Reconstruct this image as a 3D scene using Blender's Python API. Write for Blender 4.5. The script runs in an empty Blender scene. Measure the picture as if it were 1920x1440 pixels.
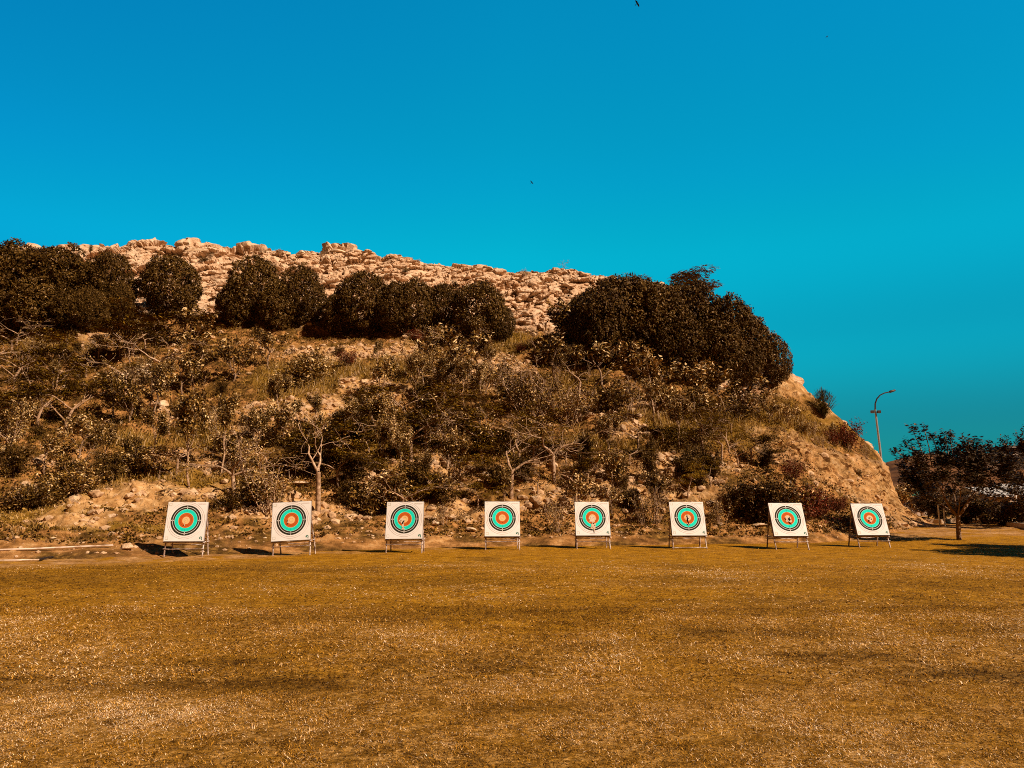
import bpy, math, random
import numpy as np
from mathutils import Vector, Matrix

rng = np.random.default_rng(7)
random.seed(7)
sc = bpy.context.scene
COL = sc.collection

# ------------------------------------------------------------------ camera, sky, sun, exposure
F_PX, HOR, EYE = 1442.0, 950.0, 1.6                 # focal length in photo pixels, horizon row, eye height
PITCH = math.atan((HOR - 720.0) / F_PX)
cd = bpy.data.cameras.new('camera'); cam = bpy.data.objects.new('camera', cd); COL.objects.link(cam)
cd.sensor_width = 36.0; cd.lens = 36.0 * F_PX / 1920.0; cd.clip_start = 0.1; cd.clip_end = 5000
cam.location = (0, 0, EYE); cam.rotation_euler = (math.pi / 2 + PITCH, 0, 0)
sc.camera = cam

SUN_DIR = Vector((0.84, -0.50, 0.80)).normalized()   # towards the sun
SUN_EL = math.asin(SUN_DIR.z); SUN_AZ = math.atan2(SUN_DIR.x, SUN_DIR.y)
ld = bpy.data.lights.new('sun', 'SUN'); ld.energy = 5.0; ld.angle = math.radians(0.5); ld.color = (1.0, 0.84, 0.68)
lo = bpy.data.objects.new('sun', ld); COL.objects.link(lo)
lo.rotation_euler = SUN_DIR.to_track_quat('Z', 'Y').to_euler()

w = bpy.data.worlds.new("World"); sc.world = w; w.use_nodes = True
nt = w.node_tree; N = nt.nodes; L = nt.links
sky = N.new('ShaderNodeTexSky'); sky.sky_type = 'NISHITA'; sky.sun_disc = False
sky.sun_elevation = SUN_EL; sky.sun_rotation = SUN_AZ
bg = N['Background']; bg.inputs[1].default_value = 0.08
tcn = N.new('ShaderNodeTexCoord'); sep = N.new('ShaderNodeSeparateXYZ'); L.new(tcn.outputs['Generated'], sep.inputs[0])
def w_ramp(src, stops, interp='LINEAR'):
    r = N.new('ShaderNodeValToRGB'); r.color_ramp.interpolation = interp
    e = r.color_ramp.elements
    while len(e) < len(stops): e.new(0.5)
    for el, (p, c) in zip(e, stops): el.position = p; el.color = c if len(c) == 4 else (*c, 1)
    L.new(src, r.inputs[0]); return r
def w_math(op, a, b):
    m = N.new('ShaderNodeMath'); m.operation = op
    for i, v in enumerate((a, b)):
        if isinstance(v, (int, float)): m.inputs[i].default_value = v
        else: L.new(v, m.inputs[i])
    return m.outputs[0]
def w_mul(a, b):
    m = N.new('ShaderNodeMix'); m.data_type = 'RGBA'; m.blend_type = 'MULTIPLY'; m.inputs[0].default_value = 1
    L.new(a, m.inputs[6]); L.new(b, m.inputs[7]); return m.outputs[2]
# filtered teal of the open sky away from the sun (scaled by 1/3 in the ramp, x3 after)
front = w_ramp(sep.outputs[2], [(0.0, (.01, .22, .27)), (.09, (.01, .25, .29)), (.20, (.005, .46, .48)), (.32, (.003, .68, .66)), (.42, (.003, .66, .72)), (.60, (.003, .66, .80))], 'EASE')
back = w_ramp(sep.outputs[2], [(0.0, (.042, .017, .009)), (1.0, (.032, .014, .009))])  # unseen sky behind and overhead, dimmed and warmed to deepen and warm the shadows
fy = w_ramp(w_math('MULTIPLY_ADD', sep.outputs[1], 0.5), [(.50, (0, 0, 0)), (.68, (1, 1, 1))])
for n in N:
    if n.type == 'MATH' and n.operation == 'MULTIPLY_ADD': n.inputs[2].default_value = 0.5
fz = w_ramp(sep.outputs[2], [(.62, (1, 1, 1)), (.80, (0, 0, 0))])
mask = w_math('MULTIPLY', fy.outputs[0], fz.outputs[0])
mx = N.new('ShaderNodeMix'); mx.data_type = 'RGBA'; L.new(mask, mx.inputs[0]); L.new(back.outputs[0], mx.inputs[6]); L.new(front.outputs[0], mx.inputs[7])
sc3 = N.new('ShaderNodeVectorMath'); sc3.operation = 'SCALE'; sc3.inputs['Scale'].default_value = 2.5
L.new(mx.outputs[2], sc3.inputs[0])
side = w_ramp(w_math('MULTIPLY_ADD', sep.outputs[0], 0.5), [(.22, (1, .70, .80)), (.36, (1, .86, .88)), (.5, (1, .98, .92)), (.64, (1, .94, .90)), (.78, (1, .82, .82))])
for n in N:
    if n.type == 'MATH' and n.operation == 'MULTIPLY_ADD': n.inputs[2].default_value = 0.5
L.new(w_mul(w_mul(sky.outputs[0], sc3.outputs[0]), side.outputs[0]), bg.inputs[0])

vs = sc.view_settings; vs.view_transform = 'Standard'; vs.look = 'None'; vs.exposure = 0.4; vs.gamma = 1
sc.cycles.max_bounces = 5; sc.cycles.diffuse_bounces = 2; sc.cycles.glossy_bounces = 1; sc.cycles.transmission_bounces = 1
sc.cycles.use_denoising = False; sc.cycles.filter_width = 1.0

# ------------------------------------------------------------------ helpers
CP, SP = math.cos(PITCH), math.sin(PITCH)
def unproj(px, py, depth):
    """point seen at photo pixel (px, py) whose forward distance (world y) is depth"""
    cx = (np.asarray(px, float) - 960) / F_PX; cy = (720 - np.asarray(py, float)) / F_PX
    fw = CP - cy * SP
    return cx / fw * depth, np.asarray(depth, float) + 0 * cx, EYE + (SP + cy * CP) / fw * depth
def proj(x, y, z):
    z = z - EYE
    fw = y * CP + z * SP; up = -y * SP + z * CP
    return 960 + F_PX * x / fw, 720 - F_PX * up / fw
def gdepth(py, z=0.0):
    cy = (720 - py) / F_PX
    return (z - EYE) * (CP - cy * SP) / (SP + cy * CP)

def hash3(ix, iy, iz, seed):
    h = (ix.astype(np.int64) * 374761393 + iy.astype(np.int64) * 668265263 + iz.astype(np.int64) * 2147483647 + seed * 974634777) & 0xffffffff
    h = ((h ^ (h >> 13)) * 1274126177) & 0xffffffff
    h = ((h ^ (h >> 16)) * 2246822519) & 0xffffffff
    return ((h ^ (h >> 15)) & 0xffffff) / float(0xffffff)
def vnoise(P, seed=0):
    i = np.floor(P); f = P - i; f = f * f * (3 - 2 * f); i = i.astype(np.int64)
    r = 0
    for dx in (0, 1):
        for dy in (0, 1):
            for dz in (0, 1):
                wt = (f[:, 0] if dx else 1 - f[:, 0]) * (f[:, 1] if dy else 1 - f[:, 1]) * (f[:, 2] if dz else 1 - f[:, 2])
                r = r + wt * hash3(i[:, 0] + dx, i[:, 1] + dy, i[:, 2] + dz, seed)
    return r
def fbm(P, octv=4, seed=0, gain=.5):
    r = 0; a = 1; t = 0
    for k in range(octv):
        r = r + a * vnoise(P * 2 ** k, seed + k * 17); t += a; a *= gain
    return r / t
def worley(P, seed=0, plane=False):
    i = np.floor(P).astype(np.int64)
    d1 = np.full(len(P), 9.); d2 = np.full(len(P), 9.); idv = np.zeros(len(P)); pl_ = np.zeros(len(P))
    for dx in (-1, 0, 1):
        for dy in (-1, 0, 1):
            for dz in (-1, 0, 1):
                cx, cy, cz = i[:, 0] + dx, i[:, 1] + dy, i[:, 2] + dz
                q = np.stack([cx + hash3(cx, cy, cz, seed + 1), cy + hash3(cx, cy, cz, seed + 2), cz + hash3(cx, cy, cz, seed + 3)], 1)
                d = np.sqrt(((q - P) ** 2).sum(1)); v = hash3(cx, cy, cz, seed + 4); tl = (q - P) * np.stack([hash3(cx, cy, cz, seed + 5) - .5, hash3(cx, cy, cz, seed + 6) - .5, hash3(cx, cy, cz, seed + 7) - .5], 1)
                c = d < d1; pl_ = np.where(c, tl.sum(1), pl_)
                d2 = np.where(c, d1, np.minimum(d2, d)); idv = np.where(c, v, idv); d1 = np.where(c, d, d1)
    return (d1, d2, idv, pl_) if plane else (d1, d2, idv)
def sstep(a, b, x):
    t = np.clip((x - a) / (b - a), 0, 1); return t * t * (3 - 2 * t)

def np_mesh(name, V, faces, mats, attrs=None, midx=None, smooth=False):
    """faces: list of (n,k) integer arrays"""
    me = bpy.data.meshes.new(name)
    V = np.asarray(V, np.float32)
    faces = [np.asarray(f, np.int32) for f in faces if len(f)]
    me.vertices.add(len(V)); me.vertices.foreach_set('co', V.ravel())
    nl = sum(f.size for f in faces); npz = sum(len(f) for f in faces)
    me.loops.add(nl); me.loops.foreach_set('vertex_index', np.concatenate([f.ravel() for f in faces]))
    me.polygons.add(npz)
    tot = np.concatenate([np.full(len(f), f.shape[1], np.int32) for f in faces])
    me.polygons.foreach_set('loop_start', np.concatenate([[0], np.cumsum(tot)[:-1]]).astype(np.int32))
    if midx is not None: me.polygons.foreach_set('material_index', np.asarray(midx, np.int32))
    me.polygons.foreach_set('use_smooth', np.full(npz, smooth, bool))
    for m in (mats if isinstance(mats, (list, tuple)) else [mats]): me.materials.append(m)
    for k, a in (attrs or {}).items():
        at = me.attributes.new(k, 'FLOAT', 'POINT'); at.data.foreach_set('value', np.asarray(a, np.float32))
    me.update(calc_edges=True); me.validate()
    return me

class MB:
    """collects tubes, boxes and polygons into one mesh"""
    def __init__(s): s.v = []; s.f = {3: [], 4: []}; s.m = {3: [], 4: []}; s.n = 0
    def add(s, V, Fc, mi=0):
        V = np.asarray(V, float).reshape(-1, 3); Fc = np.asarray(Fc, int); k = Fc.shape[1]
        s.f[k].append(Fc + s.n); s.m[k].append(np.full(len(Fc), mi)); s.v.append(V); s.n += len(V)
    def tube(s, pts, radii, n=6, mi=0, cap=True):
        pts = [Vector(p) for p in pts]; rings = []
        up = Vector((0.123, 0.456, 0.88)).normalized()
        for i, p in enumerate(pts):
            t = (pts[min(i + 1, len(pts) - 1)] - pts[max(i - 1, 0)])
            t = t.normalized() if t.length > 1e-9 else Vector((0, 0, 1))
            a = t.cross(up); a = a.normalized() if a.length > 1e-4 else t.cross(Vector((1, 0, 0))).normalized()
            b = t.cross(a)
            rings.append([p + (a * math.cos(2 * math.pi * k / n) + b * math.sin(2 * math.pi * k / n)) * radii[i] for k in range(n)])
        V = [q for r in rings for q in r]
        Fc = [[i * n + k, i * n + (k + 1) % n, (i + 1) * n + (k + 1) % n, (i + 1) * n + k] for i in range(len(pts) - 1) for k in range(n)]
        s.add(V, Fc, mi)
        if cap:
            for r in (rings[0], rings[-1]):
                c = sum(r, Vector()) / n
                s.add(list(r) + [c], [[k, (k + 1) % n, n] for k in range(n)], mi)
    def box(s, c, h, M=None, mi=0):
        V = [Vector((c[0] + sx * h[0], c[1] + sy * h[1], c[2] + sz * h[2])) for sx in (-1, 1) for sy in (-1, 1) for sz in (-1, 1)]
        if M: V = [M @ v for v in V]
        s.add(V, [[0, 1, 3, 2], [4, 6, 7, 5], [0, 4, 5, 1], [2, 3, 7, 6], [0, 2, 6, 4], [1, 5, 7, 3]], mi)
    def build(s, name, mats, parent=None, smooth=False, loc=None):
        V = np.concatenate(s.v); fs = []; mi = []
        for k in (3, 4):
            if s.f[k]: fs.append(np.concatenate(s.f[k])); mi.append(np.concatenate(s.m[k]))
        me = np_mesh(name, V, fs, mats, midx=np.concatenate(mi), smooth=smooth)
        return obj(name, me, parent, loc)

def obj(name, me, parent=None, loc=None):
    o = bpy.data.objects.new(name, me); COL.objects.link(o)
    if parent is not None: o.parent = parent
    if loc is not None: o.location = loc
    return o
def tag(o, label=None, cat=None, group=None, kind=None):
    if label: o['label'] = label
    if cat: o['category'] = cat
    if group: o['group'] = group
    if kind: o['kind'] = kind
    return o
def empty(name, loc, rz=0.0):
    o = bpy.data.objects.new(name, None); COL.objects.link(o); o.empty_display_size = .2
    o.location = loc; o.rotation_euler = (0, 0, rz); return o

# ------------------------------------------------------------------ materials
def mat(name, stops=None, attr=None, color=None, rough=.9, spec=.2, noise=None, bump=None, rand=0.0, noise2=None):
    """colour ramp driven by an attribute (or a noise), optional bump"""
    m = bpy.data.materials.new(name); m.use_nodes = True; t = m.node_tree; P = t.nodes['Principled BSDF']
    P.inputs['Roughness'].default_value = rough; P.inputs['Specular IOR Level'].default_value = spec; P.inputs['Specular Tint'].default_value = (1, .62, .38, 1)
    def nz(scale, detail=6, rgh=.6, coord='Object', stretch=None):
        tc = t.nodes.new('ShaderNodeTexCoord'); n = t.nodes.new('ShaderNodeTexNoise')
        n.inputs['Scale'].default_value = scale; n.inputs['Detail'].default_value = detail; n.inputs['Roughness'].default_value = rgh
        src = tc.outputs[coord]
        if stretch:
            mp = t.nodes.new('ShaderNodeMapping'); mp.inputs['Scale'].default_value = stretch; t.links.new(src, mp.inputs[0]); src = mp.outputs[0]
        t.links.new(src, n.inputs['Vector']); return n.outputs['Fac']
    if color is not None and stops is None: P.inputs['Base Color'].default_value = (*color, 1)
    if stops:
        r = t.nodes.new('ShaderNodeValToRGB'); e = r.color_ramp.elements
        while len(e) < len(stops): e.new(.5)
        for el, (p, c) in zip(e, stops): el.position = p; el.color = (*c, 1)
        if attr:
            a = t.nodes.new('ShaderNodeAttribute'); a.attribute_name = attr; fac = a.outputs['Fac']
        else:
            fac = nz(*noise)
        if rand:
            oi = t.nodes.new('ShaderNodeObjectInfo')
            ma = t.nodes.new('ShaderNodeMath'); ma.operation = 'MULTIPLY_ADD'
            t.links.new(oi.outputs['Random'], ma.inputs[0]); ma.inputs[1].default_value = rand; 
            sb = t.nodes.new('ShaderNodeMath'); sb.operation = 'SUBTRACT'; t.links.new(fac, sb.inputs[0]); sb.inputs[1].default_value = rand / 2
            t.links.new(sb.outputs[0], ma.inputs[2]); fac = ma.outputs[0]
        t.links.new(fac, r.inputs[0]); t.links.new(r.outputs[0], P.inputs['Base Color'])
    if bump:
        b = t.nodes.new('ShaderNodeBump'); b.inputs['Strength'].default_value = bump[1]; b.inputs['Distance'].default_value = bump[2]
        t.links.new(nz(bump[0]), b.inputs['Height']); t.links.new(b.outputs[0], P.inputs['Normal'])
    return m

M = {}
M['leaf_dense'] = mat('leaf_dense', [(0, (.020, .008, .0015)), (.45, (.075, .036, .006)), (.8, (.155, .080, .015)), (1, (.40, .25, .12))], 'tone', rough=.55, spec=.15, rand=.25)
M['leaf_young'] = mat('leaf_young', [(.12, (.026, .011, .002)), (.40, (.11, .052, .007)), (.62, (.33, .175, .034)), (.86, (.78, .52, .25))], 'tone', rough=.5, spec=.2, rand=.3)  # random leaf tones, spread wide to imitate sunlit flecks against shade
M['leaf_pale'] = mat('leaf_pale', [(0, (.08, .045, .015)), (.4, (.24, .14, .055)), (.8, (.50, .33, .17)), (1, (.72, .52, .34))], 'tone', rough=.5, spec=.2)
M['leaf_feather'] = mat('leaf_feather', [(.1, (.035, .016, .002)), (.5, (.135, .066, .004)), (.9, (.34, .175, .016))], 'tone', rough=.8, spec=.06, rand=.35)
M['leaf_rosette'] = mat('leaf_rosette', [(0, (.016, .007, .002)), (.6, (.055, .028, .008)), (.9, (.10, .056, .018)), (1, (.26, .16, .08))], 'tone', rough=.55, spec=.15)
M['leaf_red'] = mat('leaf_red', [(0, (.05, .014, .004)), (.45, (.13, .035, .010)), (.7, (.20, .022, .010)), (1, (.36, .15, .07))], 'tone', rough=.65, spec=.1)
M['leaf_wispy'] = mat('leaf_wispy', [(0, (.03, .02, .003)), (.6, (.09, .06, .008)), (1, (.15, .10, .02))], 'tone', rough=.8, spec=.05)
M['twig'] = mat('twig', [(.3, (.15, .078, .038)), (.52, (.40, .235, .13)), (.72, (.64, .43, .28))], noise=(9.0, 3), rough=.85, spec=.15, rand=.08)
M['bark'] = mat('bark', [(.3, (.11, .06, .032)), (.52, (.30, .18, .105)), (.75, (.50, .33, .22))], noise=(7.0, 5), rough=.9, spec=.1, bump=(18, .5, .03))
M['bark_dark'] = mat('bark_dark', [(.3, (.03, .015, .008)), (.7, (.11, .06, .032))], noise=(9.0, 5), rough=.9, spec=.1)

# ------------------------------------------------------------------ the hill (one surface from its foot to the ridge and down behind)
RIDGE = np.array([[-600, 452], [-200, 452], [0, 470], [110, 468], [140, 464], [165, 462], [188, 470], [230, 471], [243, 461], [262, 457], [290, 457], [318, 464],
    [333, 466], [340, 460], [368, 458], [385, 462], [430, 471], [475, 469], [500, 473], [545, 476], [575, 477], [602, 474], [614, 465], [650, 463], [672, 470],
    [690, 478], [706, 484], [720, 485], [732, 479], [746, 477], [760, 484], [790, 491], [812, 496], [840, 497], [878, 501], [900, 499], [930, 504], [947, 511],
    [985, 513], [1030, 513], [1070, 510], [1095, 511], [1150, 520], [1230, 530], [1300, 555], [1350, 590], [1400, 630], [1450, 680], [1475, 704], [1485, 718],
    [1510, 740], [1540, 756], [1568, 778], [1590, 800], [1620, 826], [1640, 846], [1652, 862], [1662, 890], [1672, 915], [1684, 940], [1692, 953], [1720, 972], [1800, 990], [1900, 1000]], float)
# columns: px, then (py, depth) for foot, bench, lower, tree row, cliff; ridge depth last (ridge row comes from RIDGE)
COLS = [(-600, (985, 26), (930, 29), (820, 36), (640, 55), (540, 62), 70),
        (0, (985, 27), (930, 30), (820, 37.5), (640, 56), (540, 63), 70),
        (200, (992, 27.5), (930, 31.5), (812, 39), (612, 57), (535, 64), 70),
        (450, (985, 29.5), (902, 34), (800, 40), (612, 58), (535, 65), 71),
        (650, (984, 31), (900, 35), (790, 41), (640, 57), (545, 65), 72),
        (850, (984, 32.5), (900, 36), (790, 42), (642, 57), (565, 64), 71),
        (1050, (982, 33), (900, 36.5), (790, 42), (650, 57), (575, 64), 70),
        (1250, (980, 33.5), (900, 37), (800, 42), (690, 54), (610, 61), 66),
        (1400, (980, 34.5), (905, 38.5), (825, 43), (745, 50), (690, 55.5), 60),
        (1480, (980, 35.5), (918, 40), (850, 44), (790, 49.5), (750, 53.5), 57),
        (1560, (981, 37), (938, 42), (888, 45.5), (838, 50), (805, 53), 55.5),
        (1640, (980, 40), (955, 45), (925, 47.5), (890, 50.5), (868, 52.5), 54),
        (1690, (980, 44), (972, 47), (965, 49), (960, 50.5), (957, 52), 53),
        (1720, (990, 46), (984, 47), (980, 49), (977, 50), (975, 51), 52.5),
        (1900, (1006, 46), (1004, 47), (1003, 49), (1002, 50), (1001, 51), 52.5)]
COLS_PX = np.array([c[0] for c in COLS], float)
ROWS = [(0, 14), (1, 70), (2, 84), (3, 120), (4, 76), (5, 84), (6, 14), (7, 6)]
PXS = np.arange(-560, 1802, 2.0)
nC = len(PXS)
def col_interp(i, j): return np.interp(PXS, COLS_PX, [c[1 + i][j] if i < 5 else c[6] for c in COLS])
kp = np.ones(21) / 21
def smc(a, n=2):
    for _ in range(n): a = np.convolve(np.pad(a, 10, mode='edge'), kp, 'valid')
    return a
PYk = [smc(col_interp(i, 0)) for i in range(5)] + [np.interp(PXS, RIDGE[:, 0], RIDGE[:, 1])]
DPk = [smc(col_interp(i, 1)) for i in range(5)] + [smc(np.interp(PXS, COLS_PX, [c[6] for c in COLS]))]
# row parameter s = 0..8 ; 0 skirt under the lawn edge, 1 foot ... 6 ridge, 7 and 8 behind
s_list = []
for k, n in ROWS: s_list += list(k + np.arange(n) / n)
s_list.append(8.0); S = np.array(s_list); nR = len(S)
kx, ky, kz = [], [], []
sx, sy_, sz = unproj(PXS, PYk[0], DPk[0])
kx.append(sx * (DPk[0] - 4.0) / DPk[0]); ky.append(sy_ - 4.0); kz.append(np.full(nC, -0.35))
for py, d in zip(PYk, DPk):
    a, b, c = unproj(PXS, py, d); kx.append(a); ky.append(b); kz.append(c)
rz_ = kz[6]
kx.append(kx[6] * (ky[6] + 10) / ky[6]); ky.append(ky[6] + 10); kz.append(rz_ - .8)
kx.append(kx[6] * (ky[6] + 45) / ky[6]); ky.append(ky[6] + 45); kz.append(np.full(nC, -2.0))
KX, KY, KZ = np.array(kx), np.array(ky), np.array(kz)
def rows_interp(K):
    i = np.minimum(S.astype(int), 7); f = (S - i)[:, None]
    m = np.zeros_like(K); m[1:-1] = (K[2:] - K[:-2]) / 2; m[0] = K[1] - K[0]; m[-1] = K[-1] - K[-2]
    h00 = 2 * f ** 3 - 3 * f ** 2 + 1; h10 = f ** 3 - 2 * f ** 2 + f; h01 = -2 * f ** 3 + 3 * f ** 2; h11 = f ** 3 - f ** 2
    cub = h00 * K[i] + h10 * m[i] * .6 + h01 * K[i + 1] + h11 * m[i + 1] * .6
    return cub
GX, GY, GZ = rows_interp(KX), rows_interp(KY), rows_interp(KZ)
P = np.stack([GX.ravel(), GY.ravel(), GZ.ravel()], 1)
PX, PY = proj(P[:, 0], P[:, 1], P[:, 2])
SS = np.repeat(S, nC)
hid = SS > 6.02
# ---- material zones on the hill (blobs given where they lie on the slope)
warp = (fbm(P * .45, 4, 3) - .5) * 2; warp2 = (fbm(P * 1.3 + 50, 4, 9) - .5) * 2
qx, qy = PX + warp * 28 + warp2 * 14, PY + warp2 * 14 + warp * 8
def blob(x, y, rx, ry, soft=.55):
    d = np.sqrt(((qx - x) / rx) ** 2 + ((qy - y) / ry) ** 2); return 1 - sstep(1 - soft, 1 + soft, d)
def blobs(lst):
    r = np.zeros(len(P))
    for b in lst: r = np.maximum(r, blob(*b))
    return r
treeline = np.interp(PX, [-600, 0, 200, 450, 650, 850, 1000, 1100, 1300, 1400], [600, 600, 590, 585, 610, 618, 620, 640, 690, 760])
rock = sstep(12, -12, qy - treeline) * sstep(1460, 1380, PX)
rock[hid] = 1
rightcliff = np.minimum(sstep(-8, 8, (qy - np.interp(PX, [1380, 1425, 1470, 1520, 1580, 1640, 1700], [790, 795, 808, 832, 852, 866, 900]))),
                        sstep(10, -10, (qy - np.interp(PX, [1380, 1425, 1470, 1520, 1580, 1640, 1690, 1720], [800, 845, 868, 890, 925, 958, 985, 985])))) * sstep(1400, 1440, qx)
pale = blobs([(165, 615, 45, 30), (235, 590, 40, 9), (215, 612, 35, 10), (395, 575, 22, 14), (640, 668, 110, 15), (740, 660, 60, 12), (560, 655, 30, 10), (700, 740, 60, 20), (610, 765, 55, 22),
              (560, 790, 30, 14), (500, 785, 45, 22), (470, 815, 30, 15), (870, 700, 60, 16), (940, 690, 45, 18), (900, 720, 40, 10), (300, 765, 20, 14), (190, 948, 110, 13), (270, 930, 90, 20), (130, 975, 70, 12), (340, 925, 80, 14),
              (560, 960, 120, 20), (700, 920, 50, 22), (810, 880, 60, 30), (900, 900, 50, 20), (1040, 850, 50, 20), (1110, 890, 40, 22), (1230, 880, 70, 35), (1180, 930, 160, 22), (1330, 890, 60, 15), (1240, 760, 90, 14), (1130, 770, 40, 16),
              (1170, 810, 60, 10), (400, 880, 40, 10), (60, 905, 25, 6), (110, 875, 60, 10), (330, 860, 50, 10), (1470, 715, 30, 12), (1500, 735, 35, 12), (1540, 765, 25, 9), (480, 960, 40, 14), (850, 960, 90, 14), (1050, 950, 80, 10)])
grass = blobs([(650, 710, 110, 20), (560, 740, 60, 22), (760, 690, 60, 14), (520, 720, 40, 30), (960, 645, 60, 18), (1050, 660, 40, 14), (1330, 800, 110, 40), (1470, 790, 80, 34), (1540, 810, 70, 22), (330, 905, 110, 16), (230, 930, 150, 12), (120, 955, 110, 10), (40, 968, 120, 12), (390, 925, 60, 12),
               (380, 820, 60, 22), (100, 640, 60, 22), (250, 830, 60, 18), (660, 830, 80, 16), (980, 840, 60, 16), (1120, 840, 70, 16), (1250, 800, 80, 24), (740, 870, 50, 10), (200, 985, 160, 6), (870, 865, 50, 9), (1040, 720, 60, 20)])
rock = np.maximum(rock, rightcliff * .75)
pale = np.maximum(pale, rightcliff * .6)
# ---- relief
nrm = np.zeros_like(P); g = np.stack([GX, GY, GZ], 2)
du = np.gradient(g, axis=1); dv = np.gradient(g, axis=0)
nn = np.cross(du, dv); nn /= np.linalg.norm(nn, axis=2, keepdims=True) + 1e-9
nrm = nn.reshape(-1, 3); nrm *= np.sign(nrm[:, 2:3] + 1e-6)
# tilted strata: coordinates along the dip
Q = np.stack([P[:, 0] * .8 + P[:, 2] * .6, P[:, 1] * .6, P[:, 2] * .85 - P[:, 0] * .42], 1)
d1, d2, idv = worley(Q * np.array([.45, .5, 1.05]) + warp2[:, None] * .25, 5)
blocks = (idv - .5) * 1.0 - np.exp(-(d2 - d1) * 7) * .7
d1b, d2b, idb = worley(Q * np.array([1.3, 1.3, 2.9]) + warp2[:, None] * .3, 25)
blocks2 = (idb - .5) * .42 - np.exp(-(d2b - d1b) * 8) * .18
ridged = 1 - np.abs(fbm(Q * np.array([.5, .5, 2.0]), 4, 31) - .5) * 2
left = sstep(820, 420, PX)                       # blocky ledges on the left, finer broken scree to the right
def saw(T, tilt, sd, w_):
    q = (P[:, 2] * .92 - P[:, 0] * tilt) / T + warp * w_ + warp2 * w_ * .35
    k_ = np.floor(q); fr = q - k_
    a_ = vnoise(np.stack([P[:, 0] * .22 / T + k_ * 7.3, k_ * 3.1, P[:, 1] * .05], 1), sd)
    return (fr ** .8 * (1 - sstep(.86, 1.0, fr)) - .3) * (.15 + 1.3 * a_)
wq = np.stack([warp2, warp, warp * .8 - warp2], 1) * .40
A1, A2, Ai, Ap = worley(Q * np.array([.30, .5, .85]) + wq, 105, True)
B1, B2, Bi, Bp = worley(Q * np.array([.80, 1.0, 1.75]) + wq, 125, True)
C1, C2, Ci, Cp = worley(Q * np.array([2.2, 2.2, 4.8]) + wq, 145, True)
relief_rock = ((Ai - .5) * .75 + Ap * 1.5 - np.exp(-(A2 - A1) * 11) * .45) * (.35 + .75 * left) + ((Bi - .5) * .42 + Bp * .95 - np.exp(-(B2 - B1) * 9) * .16) * (1.0 - .35 * left) + ((Ci - .5) * .10 + Cp * .34) * (1 - .6 * left) + saw(1.9, .30, 3, .6) * .8 + (fbm(P * .28, 3, 77) - .5) * 1.3
d1c, d2c, idc = worley(P * 2.3 + warp[:, None], 45)
stones = np.maximum(0, .38 - d1c) * (idc > .62) * 1.0
gully = fbm(np.stack([P[:, 0] * .5 + P[:, 2] * .15, P[:, 1] * .12, P[:, 2] * .08], 1), 4, 55) - .5
relief_soil = (fbm(P * .33, 4, 12) - .5) * 1.5 + (fbm(P * 1.6, 4, 14) - .5) * .55 + stones * (.35 + pale * .5)
relief_soil = relief_soil + rightcliff * (((Bi - .5) * .42 + Bp * .95) * .45 + Cp * .30 + saw(1.3, .55, 6, .5) * .45) + gully * rightcliff * 1.6 - rightcliff * np.exp(-(d2b - d1b) * 7) * .12
front_in = sstep(0.0, 1.5, SS)
disp = (relief_rock * rock * (1 - rightcliff * .8) + relief_soil * (1 - rock * (1 - rightcliff))) * np.clip(front_in, .15, 1)
ridge_damp = 1 - .35 * np.exp(-((SS - 6) / .10) ** 2)
disp = disp * ridge_damp * np.interp(PX, [1480, 1560, 1720], [1, .5, .3])
nh = nrm * np.array([1, 1, 0]); nh /= np.linalg.norm(nh, axis=1, keepdims=True) + 1e-6; nh[:, 1] = np.minimum(nh[:, 1], -.3)
rk_ = (rock * (1 - rightcliff))[:, None]                      # ledges stand out level, earth swells along its own slope
dirv = nrm * (1 - rk_) + (nh + np.array([0, 0, .10])) * rk_
crest = ((Ai - .5) * .95 + Ap * .8 + (Bi - .5) * .30 + (fbm(P * .5, 3, 177) - .5) * .9) * np.exp(-((SS - 6) / .16) ** 2) * rock * np.interp(PX, [1050, 1200], [1, .4]) * (.45 + .55 * left)
P2 = P + dirv * disp[:, None] + np.array([0, 0, 1.]) * crest[:, None]
ii = np.arange(nR * nC).reshape(nR, nC)
FQ = np.stack([ii[:-1, :-1].ravel(), ii[:-1, 1:].ravel(), ii[1:, 1:].ravel(), ii[1:, :-1].ravel()], 1)
litter_shade = fbm(P * 1.1 + 9, 5, 91)

mh = bpy.data.materials.new('hillside_ground'); mh.use_nodes = True; t = mh.node_tree; PB = t.nodes['Principled BSDF']
PB.inputs['Roughness'].default_value = .95; PB.inputs['Specular IOR Level'].default_value = .1
def nz(t, scale, detail=6, rgh=.6, stretch=None):
    tc = t.nodes.new('ShaderNodeTexCoord'); n = t.nodes.new('ShaderNodeTexNoise'); n.inputs['Scale'].default_value = scale
    n.inputs['Detail'].default_value = detail; n.inputs['Roughness'].default_value = rgh; src = tc.outputs['Object']
    if stretch:
        mp = t.nodes.new('ShaderNodeMapping'); mp.inputs['Scale'].default_value = stretch; t.links.new(src, mp.inputs[0]); src = mp.outputs[0]
    t.links.new(src, n.inputs['Vector']); return n.outputs['Fac']
def rampn(t, fac, stops):
    r = t.nodes.new('ShaderNodeValToRGB'); e = r.color_ramp.elements
    while len(e) < len(stops): e.new(.5)
    for el, (p, c) in zip(e, stops): el.position = p; el.color = (*c, 1)
    t.links.new(fac, r.inputs[0]); return r.outputs[0]
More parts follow.
